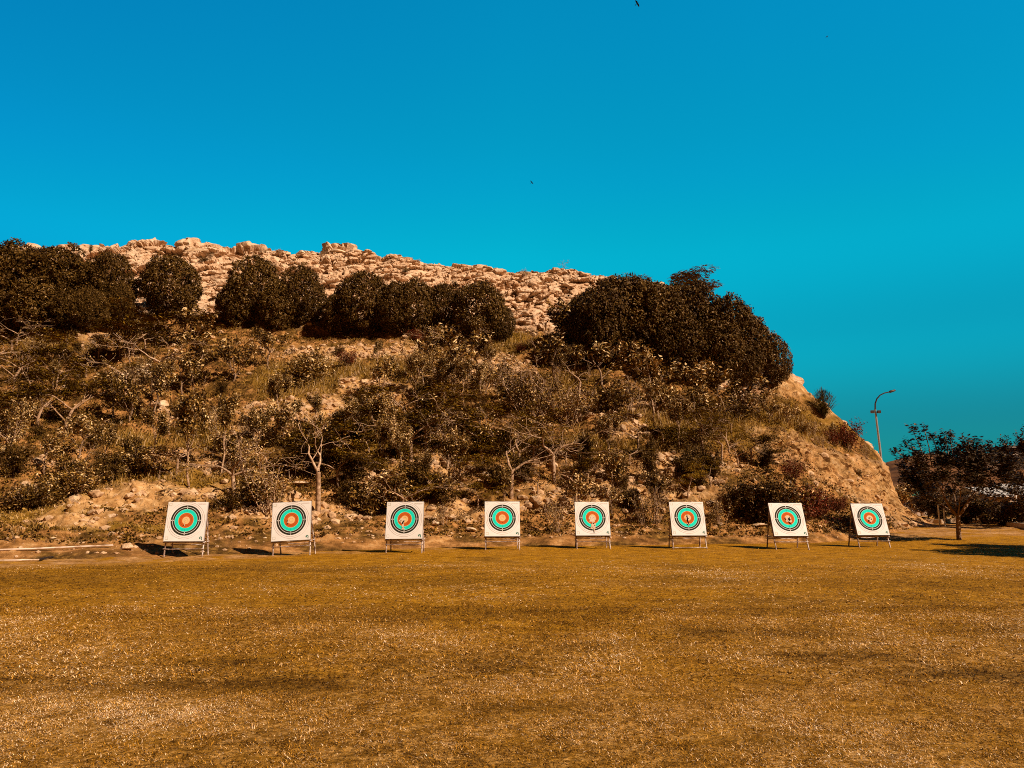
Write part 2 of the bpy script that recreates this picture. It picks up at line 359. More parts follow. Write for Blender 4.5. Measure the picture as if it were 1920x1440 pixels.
def mixn(t, fac, a, b, blend='MIX'):
    m = t.nodes.new('ShaderNodeMix'); m.data_type = 'RGBA'; m.blend_type = blend
    if isinstance(fac, (int, float)): m.inputs[0].default_value = fac
    else: t.links.new(fac, m.inputs[0])
    for i, v in ((6, a), (7, b)):
        if isinstance(v, tuple): m.inputs[i].default_value = (*v, 1)
        else: t.links.new(v, m.inputs[i])
    return m.outputs[2]
def attn(t, name):
    a = t.nodes.new('ShaderNodeAttribute'); a.attribute_name = name; return a.outputs['Fac']
soil = rampn(t, nz(t, 1.4, 8, .7), [(.30, (.075, .030, .007)), (.43, (.21, .088, .020)), (.55, (.42, .19, .055)), (.70, (.62, .35, .14))])
lit = rampn(t, nz(t, 3.2, 8, .75), [(.36, (.035, .015, .003)), (.52, (.13, .060, .010)), (.66, (.36, .18, .04))])
soil = mixn(t, rampn(t, attn(t, 'litter_shade'), [(.38, (1, 1, 1)), (.54, (0, 0, 0))]), soil, lit)  # dark fallen leaves, their patches also standing in for shrub shadows
gr = rampn(t, nz(t, 2.6, 8, .75), [(.30, (.07, .034, .004)), (.47, (.20, .10, .010)), (.60, (.32, .165, .020)), (.74, (.48, .27, .06))])
pl = rampn(t, nz(t, 1.9, 8, .65), [(.28, (.16, .066, .018)), (.43, (.38, .185, .058)), (.56, (.56, .315, .125)), (.74, (.74, .49, .27))])
rk = rampn(t, nz(t, 1.1, 9, .68, (1, 1, 1.8)), [(.28, (.30, .150, .072)), (.42, (.52, .305, .165)), (.56, (.66, .43, .26)), (.74, (.76, .55, .37))])
c = mixn(t, attn(t, 'grass'), soil, gr)
c = mixn(t, attn(t, 'pale'), c, pl)
rkm = t.nodes.new('ShaderNodeMath'); rkm.operation = 'MULTIPLY'; t.links.new(attn(t, 'rock'), rkm.inputs[0]); rkm.inputs[1].default_value = 1.0
c = mixn(t, rkm.outputs[0], c, rk)
t.links.new(c, PB.inputs['Base Color'])
bp = t.nodes.new('ShaderNodeBump'); bp.inputs['Strength'].default_value = .9; bp.inputs['Distance'].default_value = .12
t.links.new(nz(t, 4.5, 9, .7), bp.inputs['Height']); t.links.new(bp.outputs[0], PB.inputs['Normal'])

hill_me = np_mesh('hill', P2, [FQ], mh, {'rock': rock * (1 - rightcliff), 'pale': pale, 'grass': grass, 'litter_shade': litter_shade}, smooth=False)
tag(obj('hill', hill_me), kind='structure')
GP = P2.reshape(nR, nC, 3); VIS_R = int(np.searchsorted(S, 6.0)) + 1
gpx, gpy = proj(GP[:VIS_R, :, 0], GP[:VIS_R, :, 1], GP[:VIS_R, :, 2])
def ground_z(x, y):
    """height of the lawn / earth sheet"""
    x = np.asarray(x, float); y = np.asarray(y, float)
    return sstep(30, 52, y) * 0.55 * sstep(6, 18, x) + sstep(24, 33, y) * .12 * (1 - sstep(6, 18, x))
def on_hill(px, py):
    c_ = int(round((px - PXS[0]) / 2.0)); c_ = max(0, min(nC - 1, c_))
    col = gpy[:, c_]
    idx = np.nonzero(col <= py)[0]
    r = idx[0] if len(idx) else VIS_R - 1
    if r > 0:
        return Vector(GP[r, c_])
    return Vector(GP[0, c_])
def on_ground(px, py, dz=0.0):
    d = gdepth(py, dz); x, y, z = unproj(px, py, d)
    for _ in range(6):
        z0 = float(ground_z(x, y)); d = gdepth(py, z0 + 1e-6) if z0 < 1.5 else d
        x, y, z = unproj(px, py, d)
    return Vector((float(x), float(y), float(ground_z(x, y))))
def place(px, py):
    """first of hill or ground under that pixel"""
    if px > 1700: return on_ground(px, py)
    h = on_hill(px, py)
    if h.z > float(ground_z(h.x, h.y)) - .03: return h
    return on_ground(px, py)

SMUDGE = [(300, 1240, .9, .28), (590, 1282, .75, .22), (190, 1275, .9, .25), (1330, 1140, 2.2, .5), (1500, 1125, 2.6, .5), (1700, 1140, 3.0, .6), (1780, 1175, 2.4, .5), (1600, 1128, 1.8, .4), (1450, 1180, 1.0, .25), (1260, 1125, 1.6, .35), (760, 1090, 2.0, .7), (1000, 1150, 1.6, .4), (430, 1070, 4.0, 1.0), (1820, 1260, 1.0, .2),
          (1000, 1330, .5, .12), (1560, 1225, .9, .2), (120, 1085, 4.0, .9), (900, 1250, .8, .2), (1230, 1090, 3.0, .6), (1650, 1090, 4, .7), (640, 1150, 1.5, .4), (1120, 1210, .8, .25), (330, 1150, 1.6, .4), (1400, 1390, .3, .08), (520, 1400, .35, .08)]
def thatch_at(q):
    n_ = fbm(q * .55, 5, 95) * .6 + fbm(q * 2.5, 3, 96) * .4
    return np.clip(sstep(15, 4.2, q[:, 1]) * 1.0 - (n_ < .44) * .12 + (n_ - .5) * 1.5, 0, 1) * (q[:, 1] < 30)
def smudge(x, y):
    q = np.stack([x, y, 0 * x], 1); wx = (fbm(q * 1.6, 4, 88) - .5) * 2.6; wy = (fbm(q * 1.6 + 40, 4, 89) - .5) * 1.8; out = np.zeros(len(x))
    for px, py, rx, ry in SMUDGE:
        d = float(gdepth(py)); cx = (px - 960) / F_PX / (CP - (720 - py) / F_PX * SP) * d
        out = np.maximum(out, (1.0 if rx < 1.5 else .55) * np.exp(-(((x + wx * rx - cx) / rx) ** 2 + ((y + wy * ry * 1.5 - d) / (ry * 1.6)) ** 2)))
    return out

# ------------------------------------------------------------------ ground sheet: lawn, bare earth, far land
xs = np.concatenate([np.arange(-1500, -60, 90), np.arange(-60, 60, .35), np.arange(60, 1501, 90)])
ys = np.concatenate([np.arange(-60, 2, 6), np.arange(2, 62, .3), np.arange(62, 120, 4), np.arange(120, 2600, 120)])
XX, YY = np.meshgrid(xs, ys); ZZ = ground_z(XX, YY)
near = (np.abs(XX) < 59) & (YY < 60) & (YY > 2)
pp = np.stack([XX.ravel(), YY.ravel(), 0 * XX.ravel()], 1)
edge_y = np.interp(XX, [-20, -14, -10.5, -8, -5, -3, 0, 4, 9, 14, 18, 22], [20.5, 21.6, 23.0, 25.3, 27.2, 28.3, 31.0, 31.8, 33.3, 34.0, 36, 38]).ravel()
ewarp = (fbm(pp * .5, 4, 8) - .5) * 2.6 + (fbm(pp * 2.2, 3, 18) - .5) * 2.0
dirt = sstep(-1.0, 1.4, YY.ravel() + ewarp - edge_y)
def bump_at(q, dm): return (fbm(q * .25, 3, 2) - .5) * .10 + (fbm(q * 1.4, 4, 6) - .5) * (.03 + .10 * dm)
bumpz = bump_at(pp, dirt)
ZZ = (ZZ.ravel() + np.where(near.ravel(), bumpz, 0) - .01)
Vg = np.stack([XX.ravel(), YY.ravel(), ZZ], 1)
ng = np.arange(len(Vg)).reshape(XX.shape)
FG = np.stack([ng[:-1, :-1].ravel(), ng[:-1, 1:].ravel(), ng[1:, 1:].ravel(), ng[1:, :-1].ravel()], 1)
mg = bpy.data.materials.new('lawn_and_earth'); mg.use_nodes = True; t = mg.node_tree; PB = t.nodes['Principled BSDF']
PB.inputs['Roughness'].default_value = .95; PB.inputs['Specular IOR Level'].default_value = .05
big = nz(t, .35, 5, .6); med = nz(t, 2.2, 7, .7); fine = nz(t, 26, 6, .75)
lawn = rampn(t, med, [(.28, (.13, .050, .002)), (.44, (.31, .128, .005)), (.58, (.44, .19, .008)), (.74, (.56, .27, .030))])
lawn = mixn(t, rampn(t, big, [(.32, (1, 1, 1)), (.45, (0, 0, 0))]), lawn, mixn(t, .5, lawn, (.10, .044, .005)))
lawn = mixn(t, attn(t, 'thatch'), lawn, rampn(t, nz(t, 5.5, 7, .75), [(.34, (.07, .027, .003)), (.48, (.29, .125, .014)), (.60, (.54, .27, .065)), (.74, (.76, .46, .20))]))  # straw thatch; its dark stops paint the shadow gaps between blades
lawn = mixn(t, .9, lawn, rampn(t, fine, [(.34, (.22, .19, .17)), (.5, (.9, .9, .9)), (.64, (1.7, 1.75, 2.0))]), 'MULTIPLY')
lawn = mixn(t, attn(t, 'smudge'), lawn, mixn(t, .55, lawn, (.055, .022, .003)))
earth = rampn(t, nz(t, 1.7, 8, .7), [(.28, (.15, .064, .016)), (.43, (.36, .165, .045)), (.56, (.54, .275, .095)), (.74, (.70, .42, .21))])
earth = mixn(t, .9, earth, rampn(t, nz(t, 9, 6, .75), [(.32, (.35, .33, .3)), (.55, (1, 1, 1)), (.7, (1.35, 1.3, 1.3))]), 'MULTIPLY')
earth = mixn(t, rampn(t, nz(t, .8, 6, .7), [(.48, (0, 0, 0)), (.58, (1, 1, 1))]), earth, lawn)
cc = mixn(t, attn(t, 'dirt'), lawn, earth)
t.links.new(cc, PB.inputs['Base Color'])
bp = t.nodes.new('ShaderNodeBump'); bp.inputs['Strength'].default_value = .8; bp.inputs['Distance'].default_value = .05
t.links.new(nz(t, 14, 8, .75), bp.inputs['Height']); t.links.new(bp.outputs[0], PB.inputs['Normal'])
tag(obj('ground', np_mesh('ground', Vg, [FG], mg, {'dirt': dirt, 'smudge': smudge(Vg[:, 0], Vg[:, 1]) * (YY.ravel() > 3), 'thatch': thatch_at(pp)}, smooth=True)), kind='structure')

def dirt_at(x, y):
    q = np.stack([x, y, 0 * x], 1)
    e = np.interp(x, [-20, -14, -10.5, -8, -5, -3, 0, 4, 9, 14, 18, 22], [20.5, 21.6, 23.0, 25.3, 27.2, 28.3, 31.0, 31.8, 33.3, 34.0, 36, 38])
    ew = (fbm(q * .5, 4, 8) - .5) * 2.6 + (fbm(q * 2.2, 3, 18) - .5) * 2.0
    return sstep(-1.0, 1.4, y + ew - e)

# ------------------------------------------------------------------ lawn grass: mown, dry blades (nobody could count them)
M['grass'] = mat('dry_grass_blades', [(0, (.02, .007, .001)), (.2, (.13, .049, .003)), (.44, (.40, .165, .009)), (.60, (.60, .285, .045)), (.80, (.78, .46, .19)), (1, (.90, .64, .40))], 'tone', rough=.8, spec=.12)
def blades(n, y0, y1, lmin, lmax, wid, seed, tmax):
    r = np.random.default_rng(seed)
    y = np.sqrt(r.uniform(y0 ** 2, y1 ** 2, n)); x = r.uniform(-.80, .80, n) * y
    q = np.stack([x, y, 0 * x], 1)
    dens = fbm(q * .9, 4, 40); keep = (r.random(n) < .80 + dens * .3) & (dirt_at(x, y) < r.random(n) * .9 + .05)
    x, y, dens, q = x[keep], y[keep], dens[keep], q[keep]; n = len(x)
    patch = fbm(q * np.array([.28, .28, 1]), 4, 60); straw = fbm(q * .8 + 30, 4, 66)
    Ln = r.uniform(lmin, lmax, n); az = r.uniform(0, 2 * np.pi, n); tilt = np.radians(r.uniform(0, 1, n) ** 1.5 * tmax + 2)
    dv_ = np.stack([np.cos(az) * np.cos(tilt), np.sin(az) * np.cos(tilt), np.sin(tilt)], 1)
    sd = np.stack([-np.sin(az), np.cos(az), 0 * az], 1) * (wid * r.uniform(.6, 1.4, n))[:, None]
    z = ground_z(x, y) + bump_at(q, dirt_at(x, y)) - .01
    b = np.stack([x, y, z - .012], 1)
    mid = b + dv_ * (Ln * .55)[:, None]; tipd = dv_.copy(); tipd[:, 2] -= r.uniform(.2, .9, n); tipd += r.normal(0, .25, (n, 3))
    tip = mid + tipd * (Ln * .5)[:, None]; tip[:, 2] = np.maximum(tip[:, 2], z + .004)
    V = np.stack([b - sd * .5, b + sd * .5, mid + sd * .45, tip, mid - sd * .45], 1).reshape(-1, 3)
    k = np.arange(n)[:, None] * 5
    nearp = sstep(19, 6.5, y)
    tone = .46 + r.normal(0, .24, n) + (patch - .5) * .8 + (straw - .5) * .8 + np.where(r.random(n) < .46, -.26, .0) * (.4 + .6 * nearp) + thatch_at(q) * .36 * (r.random(n) > .40) - smudge(x, y) * .30  # the darkened share of blades stands in for shaded gaps in the grass
    return V, k + np.array([[0, 1, 2, 4]]), k + np.array([[4, 2, 3]]), np.repeat(np.clip(tone, 0, 1), 5)
gv, g4, g3, gt = [], [], [], []; off = 0
for args in ((470000, 4.0, 7.5, .020, .056, .0050, 1, 45), (330000, 7.5, 13, .035, .09, .0082, 2, 36), (170000, 13, 22, .05, .14, .015, 3, 20), (100000, 22, 36, .06, .18, .022, 4, 9)):
    V, q4, q3, tn = blades(*args); gv.append(V); g4.append(q4 + off); g3.append(q3 + off); gt.append(tn); off += len(V)
tag(obj('lawn_grass', np_mesh('lawn_grass', np.concatenate(gv), [np.concatenate(g4), np.concatenate(g3)], M['grass'], {'tone': np.concatenate(gt)})),
    'short dry golden grass covering the lawn in front of the targets', 'grass', kind='stuff')

# ------------------------------------------------------------------ vegetation builders
def leaf_quads(C, D, Nn, Ln, Wd):
    """flat leaf blades: centre, long direction, normal, length, width"""
    D = D / (np.linalg.norm(D, axis=1, keepdims=True) + 1e-9)
    B = np.cross(Nn, D); B /= (np.linalg.norm(B, axis=1, keepdims=True) + 1e-9)
    Ln = np.broadcast_to(Ln, (len(C),))[:, None]; Wd = np.broadcast_to(Wd, (len(C),))[:, None]
    return np.stack([C - D * Ln / 2, C + B * Wd / 2 + D * Ln * .05, C + D * Ln / 2, C - B * Wd / 2 + D * Ln * .05], 1).reshape(-1, 3)
def leaf_mesh(name, V, m, tone):
    n = len(V) // 4
    return np_mesh(name, V, [np.arange(n * 4).reshape(n, 4)], m, {'tone': np.repeat(np.clip(tone, 0, 1), 4)})
def rvec(r, n): 
    v = r.normal(size=(n, 3)); return v / np.linalg.norm(v, axis=1, keepdims=True)

def grow(r, mb, p, d, length, rad, level, maxlev, tips, spread=.7, up=.25, kids=(2, 4), n=5, wob=.18, shrink=.68, flat=0.0, minr=.006):
    pts = [Vector(p)]; rr = [rad]; d = Vector(d).normalized(); k = 4
    for i in range(k):
        d = (d + Vector(r.normal(0, wob, 3)) + Vector((0, 0, up * .25))).normalized()
        if flat and level >= 1: d.z *= (1 - flat); d.normalize()
        pts.append(pts[-1] + d * (length / k)); rr.append(max(minr, rad * (1 - .5 * (i + 1) / k)))
    mb.tube(pts, rr, n if level < 2 else 3, cap=False)
    if level >= maxlev:
        tips.append((np.array(pts[-1]), np.array(d))); tips.append((np.array(pts[2]), np.array(d))); return
    nk = r.integers(kids[0], kids[1] + 1)
    for j in range(nk):
        f = r.integers(2, k + 1) if j else k
        dd = (d + Vector(rvec(r, 1)[0]) * spread * r.uniform(.7, 1.3) + Vector((0, 0, up * .5))).normalized()
        grow(r, mb, pts[f], dd, length * shrink * r.uniform(.75, 1.2), max(minr, rr[f] * .72), level + 1, maxlev, tips, spread, up, kids, n, wob, shrink, flat, minr)

def k_dense(seed, wide=1.0):
    r = np.random.default_rng(seed); mb = MB()
    for j in range(5):
        a = r.uniform(0, 6.28); mb.tube([(0, 0, -.3), (.15 * math.cos(a), .15 * math.sin(a), .6), (.9 * math.cos(a), .9 * math.sin(a), 2.2), (1.3 * math.cos(a), 1.3 * math.sin(a), 3.8)], [.16, .12, .08, .03], 6)
    npuff = 680; dv_ = rvec(r, npuff); ph = dv_ * 1.5 + seed * 9.0
    bul = .74 + .44 * fbm(ph, 3, seed) + .16 * (vnoise(dv_ * 4.5 + seed, seed + 3) - .5)
    z0 = 2.55; rad_ = np.stack([np.full(npuff, 2.35 * wide), np.full(npuff, 2.35 * wide), np.where(dv_[:, 2] > 0, 2.75, 2.35)], 1)
    depth_ = np.where(r.random(npuff) < .72, r.uniform(.88, 1.0, npuff), r.uniform(.55, .88, npuff))
    ctr = dv_ * rad_ * (bul * depth_)[:, None] + np.array([0, 0, z0]); ctr = ctr[ctr[:, 2] > .1]; outd = (ctr - np.array([0, 0, z0 - .3])); outd /= np.linalg.norm(outd, axis=1, keepdims=True)
    m_ = 24; pr = r.uniform(.24, .40, len(ctr)); sel = np.repeat(np.arange(len(ctr)), m_); n = len(sel)
    ld_ = rvec(r, n) + outd[sel] * .55; ld_ /= np.linalg.norm(ld_, axis=1, keepdims=True)
    C_ = ctr[sel] + ld_ * (pr[sel] * r.uniform(.6, 1.1, n))[:, None]
    Nn = ld_ + rvec(r, n) * .55 + np.array([0, 0, .2]); D = rvec(r, n) + np.array([0, 0, -.4])
    tn = .46 + r.normal(0, .10, len(ctr))[sel] + r.normal(0, .13, n) + (r.random(n) > .96) * .4
    V = leaf_quads(C_, D, Nn, r.uniform(.13, .23, n), r.uniform(.08, .13, n))
    return {'trunk': (mb, 'bark_dark'), 'crown': (leaf_mesh('crown', V, M['leaf_dense'], tn), None)}, 5.6, 4.7 * wide

def k_young(seed, matn='leaf_young', H=3.6, bare=1.5, leaf=.21, nl=22, upright=.55, barkm='bark', kids=(2, 4), maxlev=2, spread=.75):
    r = np.random.default_rng(seed); mb = MB(); tips = []
    pts = [Vector((0, 0, -.3))]; rr = [.065]
    for i in range(5):
        pts.append(pts[-1] + Vector((r.normal(0, .06), r.normal(0, .06), (bare + .3) / 5))); rr.append(.06 - .005 * i)
    mb.tube(pts, rr, 6)
    nb = r.integers(4, 7)
    for j in range(nb):
        a = r.uniform(0, 6.28); f = 5 if j < 3 else r.integers(3, 6)
        grow(r, mb, pts[f], (math.cos(a) * spread, math.sin(a) * spread, upright + r.uniform(0, .5)), (H - bare) * .48, .03, 1, 1 + maxlev - 1, tips, spread, .5, kids, 5, .15, .72)
    tp = np.array([t_[0] for t_ in tips]); td = np.array([t_[1] for t_ in tips])
    reps = np.repeat(np.arange(len(tp)), nl); n = len(reps)
    C_ = tp[reps] - td[reps] * r.uniform(-.1, .5, n)[:, None] + r.normal(0, .11, (n, 3))
    D = rvec(r, n) + np.array([0, 0, -.35]); Nn = rvec(r, n) + np.array([0, 0, .7])
    V = leaf_quads(C_, D, Nn, r.uniform(.7, 1.3, n) * leaf, r.uniform(.35, .6, n) * leaf)
    tn = .43 + np.repeat(r.normal(0, .17, len(tp)), nl) + r.normal(0, .20, n) + (r.random(n) > .93) * .35
    top = max(q[2] for q in C_)
    return {'trunk': (mb, barkm), 'crown': (leaf_mesh('crown', V, M[matn], tn), None)}, float(top), float(np.ptp(C_[:, 0]))

def k_feather(seed, H=3.4, m_n=58, lw=1.3):
    r = np.random.default_rng(seed); mb = MB(); tips = []
    pts = [Vector((0, 0, -.3)), Vector((r.normal(0, .08), r.normal(0, .08), .5)), Vector((r.normal(0, .15), r.normal(0, .15), 1.15))]
    mb.tube(pts, [.09, .075, .065], 6)
    for j in range(r.integers(4, 6)):
        a = r.uniform(0, 6.28)
        grow(r, mb, pts[2 if j else 1], (math.cos(a), math.sin(a), .55 + r.uniform(0, .5)), 1.15, .042, 1, 3, tips, .75, .12, (2, 3), 5, .16, .78, .12)
    tp = np.array([t_[0] for t_ in tips]); Vs, ts = [], []
    for q in tp:
        m_ = m_n; a = r.uniform(0, 6.28, m_); rad = np.sqrt(r.random(m_)) * .62
        C_ = q + np.stack([np.cos(a) * rad, np.sin(a) * rad, r.normal(0, .045, m_) - rad * .22 + .05], 1)
        D = np.stack([np.cos(a + r.normal(0, .6, m_)), np.sin(a + r.normal(0, .6, m_)), r.normal(-.25, .15, m_)], 1)
        Nn = np.array([0, 0, 1.]) + r.normal(0, .28, (m_, 3))
        Vs.append(leaf_quads(C_, D, Nn, r.uniform(.16, .34, m_), r.uniform(.022, .06, m_) * lw)); ts.append(.45 + r.normal(0, .13) + r.normal(0, .16, m_))
    V = np.concatenate(Vs)
    return {'trunk': (mb, 'twig'), 'crown': (leaf_mesh('crown', V, M['leaf_feather'], np.concatenate(ts)), None)}, float(V[:, 2].max()), float(np.ptp(V[:, 0]))

def k_bare(seed, H=3.6, fork=1.0, nl=3, flat=0.0, up=.22):
    r = np.random.default_rng(seed); mb = MB(); tips = []
    lean = r.normal(0, .12, 2)
    pts = [Vector((0, 0, -.3)), Vector((lean[0] * .5, lean[1] * .5, fork * .5)), Vector((lean[0], lean[1], fork))]
    mb.tube(pts, [.085, .075, .068], 6)
    tb = MB()
    for j in range(r.integers(2, 4)):
        a = r.uniform(0, 6.28)
        grow(r, tb, pts[2], (math.cos(a) * .9, math.sin(a) * .6, .8), H * .30, .05, 1, 4, tips, .8 + flat, up, (2, 3), 5, .2, .78, flat, .009)
    tp = np.array([t_[0] for t_ in tips]); sel = np.repeat(np.arange(len(tp)), nl); n = len(sel)
    C_ = tp[sel] + r.normal(0, .10, (n, 3))
    V = leaf_quads(C_, rvec(r, n), rvec(r, n) + np.array([0, 0, .5]), r.uniform(.07, .14, n), r.uniform(.03, .06, n))
    return {'trunk': (mb, 'twig'), 'branches': (tb, 'twig'), 'crown': (leaf_mesh('crown', V, M['leaf_young'], .45 + r.normal(0, .2, n)), None)}, float(tp[:, 2].max()), float(np.ptp(tp[:, 0]))

def k_shrub(seed, matn='leaf_young', H=1.5, W=1.9, nl=2000, leaf=.125, stems=14, barkm='twig'):
    r = np.random.default_rng(seed); mb = MB(); ends = []
    for j in range(stems):
        a = r.uniform(0, 6.28); e = r.uniform(.15, 1); R = W / 2 * e; top = H * math.sqrt(max(.05, 1 - (e * .85) ** 2)) * r.uniform(.7, 1.02)
        pts = [(0, 0, -.15), (R * .35 * math.cos(a), R * .35 * math.sin(a), top * .45), (R * math.cos(a) * .8 + r.normal(0, .05), R * math.sin(a) * .8 + r.normal(0, .05), top * .98)]
        mb.tube(pts, [.022, .015, .006], 4, cap=False); ends += [pts[2], ((pts[1][0] + pts[2][0]) / 2, (pts[1][1] + pts[2][1]) / 2, (pts[1][2] + pts[2][2]) / 2), pts[1]]
    ends = np.array(ends); nt_ = 60
    tw = ends[r.integers(0, len(ends), nt_ * 2)] + r.normal(0, .16, (nt_ * 2, 3)) * np.array([W / 2, W / 2, H * .6])
    tw[:, 2] = np.clip(tw[:, 2], .08, H); sel = r.integers(0, len(tw), nl); n = nl
    C_ = tw[sel] + r.normal(0, .10, (n, 3)) * (W / 1.9); C_[:, 2] = np.clip(C_[:, 2], .03, None)
    V = leaf_quads(C_, rvec(r, n) + np.array([0, 0, .2]), rvec(r, n) + np.array([0, 0, .5]), r.uniform(.7, 1.3, n) * leaf, r.uniform(.35, .6, n) * leaf)
    tn = .42 + r.normal(0, .16, len(tw))[sel] + r.normal(0, .15, n) + (r.random(n) > .95) * .4
    return {'stems': (mb, barkm), 'foliage': (leaf_mesh('foliage', V, M[matn], tn), None)}, H, W

def k_dry(seed, H=1.7):
    r = np.random.default_rng(seed); mb = MB(); tp = []
    for j in range(15):
        a = r.uniform(0, 6.28); e = r.uniform(.1, .85); h = H * r.uniform(.45, 1.05)
        b = (r.normal(0, .12), r.normal(0, .12), -.1); m_ = (b[0] + e * .5 * math.cos(a) + r.normal(0, .07), b[1] + e * .5 * math.sin(a) + r.normal(0, .07), h * .5); t_ = (b[0] + e * math.cos(a) + r.normal(0, .08), b[1] + e * math.sin(a) + r.normal(0, .08), h)
        mb.tube([b, m_, t_], [.016, .012, .006], 4, cap=False)
        for q in range(4):
            f = r.uniform(.4, .9); s0 = [m_[i] + (t_[i] - m_[i]) * f for i in range(3)]; s1 = [s0[0] + r.normal(0, .16), s0[1] + r.normal(0, .16), s0[2] + r.uniform(.15, .4)]
            mb.tube([s0, s1], [.010, .005], 3, cap=False); tp.append(s1)
        tp.append(t_)
    tp = np.array(tp); sel = r.integers(0, len(tp), 900); n = 900
    C_ = tp[sel] * np.array([1, 1, 1]) - np.stack([0 * r.random(n), 0 * r.random(n), r.uniform(0, .7, n)], 1) + r.normal(0, .07, (n, 3))
    V = leaf_quads(C_, rvec(r, n) + np.array([0, 0, .5]), rvec(r, n) + np.array([0, 0, .4]), r.uniform(.07, .13, n), r.uniform(.03, .055, n))
    return {'stems': (mb, 'twig'), 'foliage': (leaf_mesh('foliage', V, M['leaf_young'], .5 + r.normal(0, .22, n)), None)}, H, 1.1

def k_wispy(seed, H=1.7):
    r = np.random.default_rng(seed); mb = MB()
    n = 1500; a = r.uniform(0, 6.28, n); e = r.uniform(0, 1, n); f = r.uniform(.15, 1, n)
    tip = np.stack([np.cos(a) * e * .85, np.sin(a) * e * .85, H * (1.05 - .5 * e ** 2)], 1)
    C_ = tip * f[:, None] + r.normal(0, .06, (n, 3)); C_[:, 2] = np.maximum(C_[:, 2], .03)
    for j in range(16):
        mb.tube([(0, 0, -.2), tuple(tip[j] * .5), tuple(tip[j] * .97)], [.02, .012, .005], 4, cap=False)
    V = leaf_quads(C_, tip + r.normal(0, .25, (n, 3)), rvec(r, n), r.uniform(.2, .42, n), r.uniform(.012, .03, n))
    return {'stems': (mb, 'bark_dark'), 'foliage': (leaf_mesh('foliage', V, M['leaf_wispy'], .5 + r.normal(0, .2, n)), None)}, H, 1.7

def k_rosette(seed, H=5.6, fork=1.15, lean=(0, 0)):
    """broad tree with a forked pale trunk and big leaves bunched at the branch ends"""
    r = np.random.default_rng(seed); mb = MB(); tb = MB(); tips = []
    pts = [Vector((0, 0, -.3)), Vector((.02, 0, .5)), Vector((.05, .0, fork))]
    mb.tube(pts, [.12, .105, .10], 10)
    forks = [(-.75, .1, .85), (.72, .15, .72), (-.25, -.35, 1.0), (.25, .5, 1.0), (-.55, .6, .6), (.5, -.45, .8)]
    for j, d in enumerate(forks):
        grow(r, tb, pts[2], d, H * .26, (.07 if j < 2 else .04), 1, 4, tips, .80, .18, (2, 4), 6, .10, .76, 0, .010)
    for x_, z_ in ((-2.45, 4.3), (-2.0, 4.75), (-1.6, 5.35), (-1.15, 5.5), (-.7, 5.0), (-.2, 5.15), (.3, 5.1), (.7, 4.85), (1.2, 4.75), (1.7, 4.45), (2.1, 4.15)):       # long shoots standing out at the top
        q0 = Vector((x_ * .7, r.normal(0, .3), 3.5)); q1 = Vector((x_, r.normal(0, .3), z_)); tb.tube([q0, (q0 + q1) / 2 + Vector((.05, 0, 0)), q1], [.03, .022, .014], 4)
        tips.append((np.array(q1), np.array((0, 0, 1.)))); [tips.append((np.array(q0 * (1 - f_) + q1 * f_) + r.normal(0, .14, 3), np.array((0, 0, 1.)))) for f_ in (.3, .5, .7, .85, .95)]
    for k_ in range(85):
        a = r.uniform(0, 6.28); e = r.uniform(.35, 1) ** .6; x_ = 2.5 * e * math.cos(a)
        if x_ > .7 and r.random() < .6: continue
        tips.append((np.array((x_, 2.2 * e * math.sin(a), 3.2 + r.uniform(-1.0, .9) - .35 * e)), np.array((0, 0, 1.))))
    Vs, ts = [], []
    for q, d in tips:
        m_ = r.integers(30, 46); a = r.uniform(0, 6.28, m_); el = r.uniform(-.5, .7, m_)
        D = np.stack([np.cos(a) * np.cos(el), np.sin(a) * np.cos(el), np.sin(el)], 1); ln = r.uniform(.11, .23, m_)
        C_ = q + D * ln[:, None] * .6 + r.normal(0, .09, (m_, 3)); Nn = np.array([0, 0, 1.]) + r.normal(0, .35, (m_, 3))
        Vs.append(leaf_quads(C_, D, Nn, ln, ln * .45)); ts.append(.45 + r.normal(0, .1) + r.normal(0, .18, m_) + (r.random(m_) > .93) * .4)
    V = np.concatenate(Vs)
    return {'trunk': (mb, 'bark'), 'branches': (tb, 'bark'), 'crown': (leaf_mesh('crown', V, M['leaf_rosette'], np.concatenate(ts)), None)}, float(V[:, 2].max()), float(np.ptp(V[:, 0]))

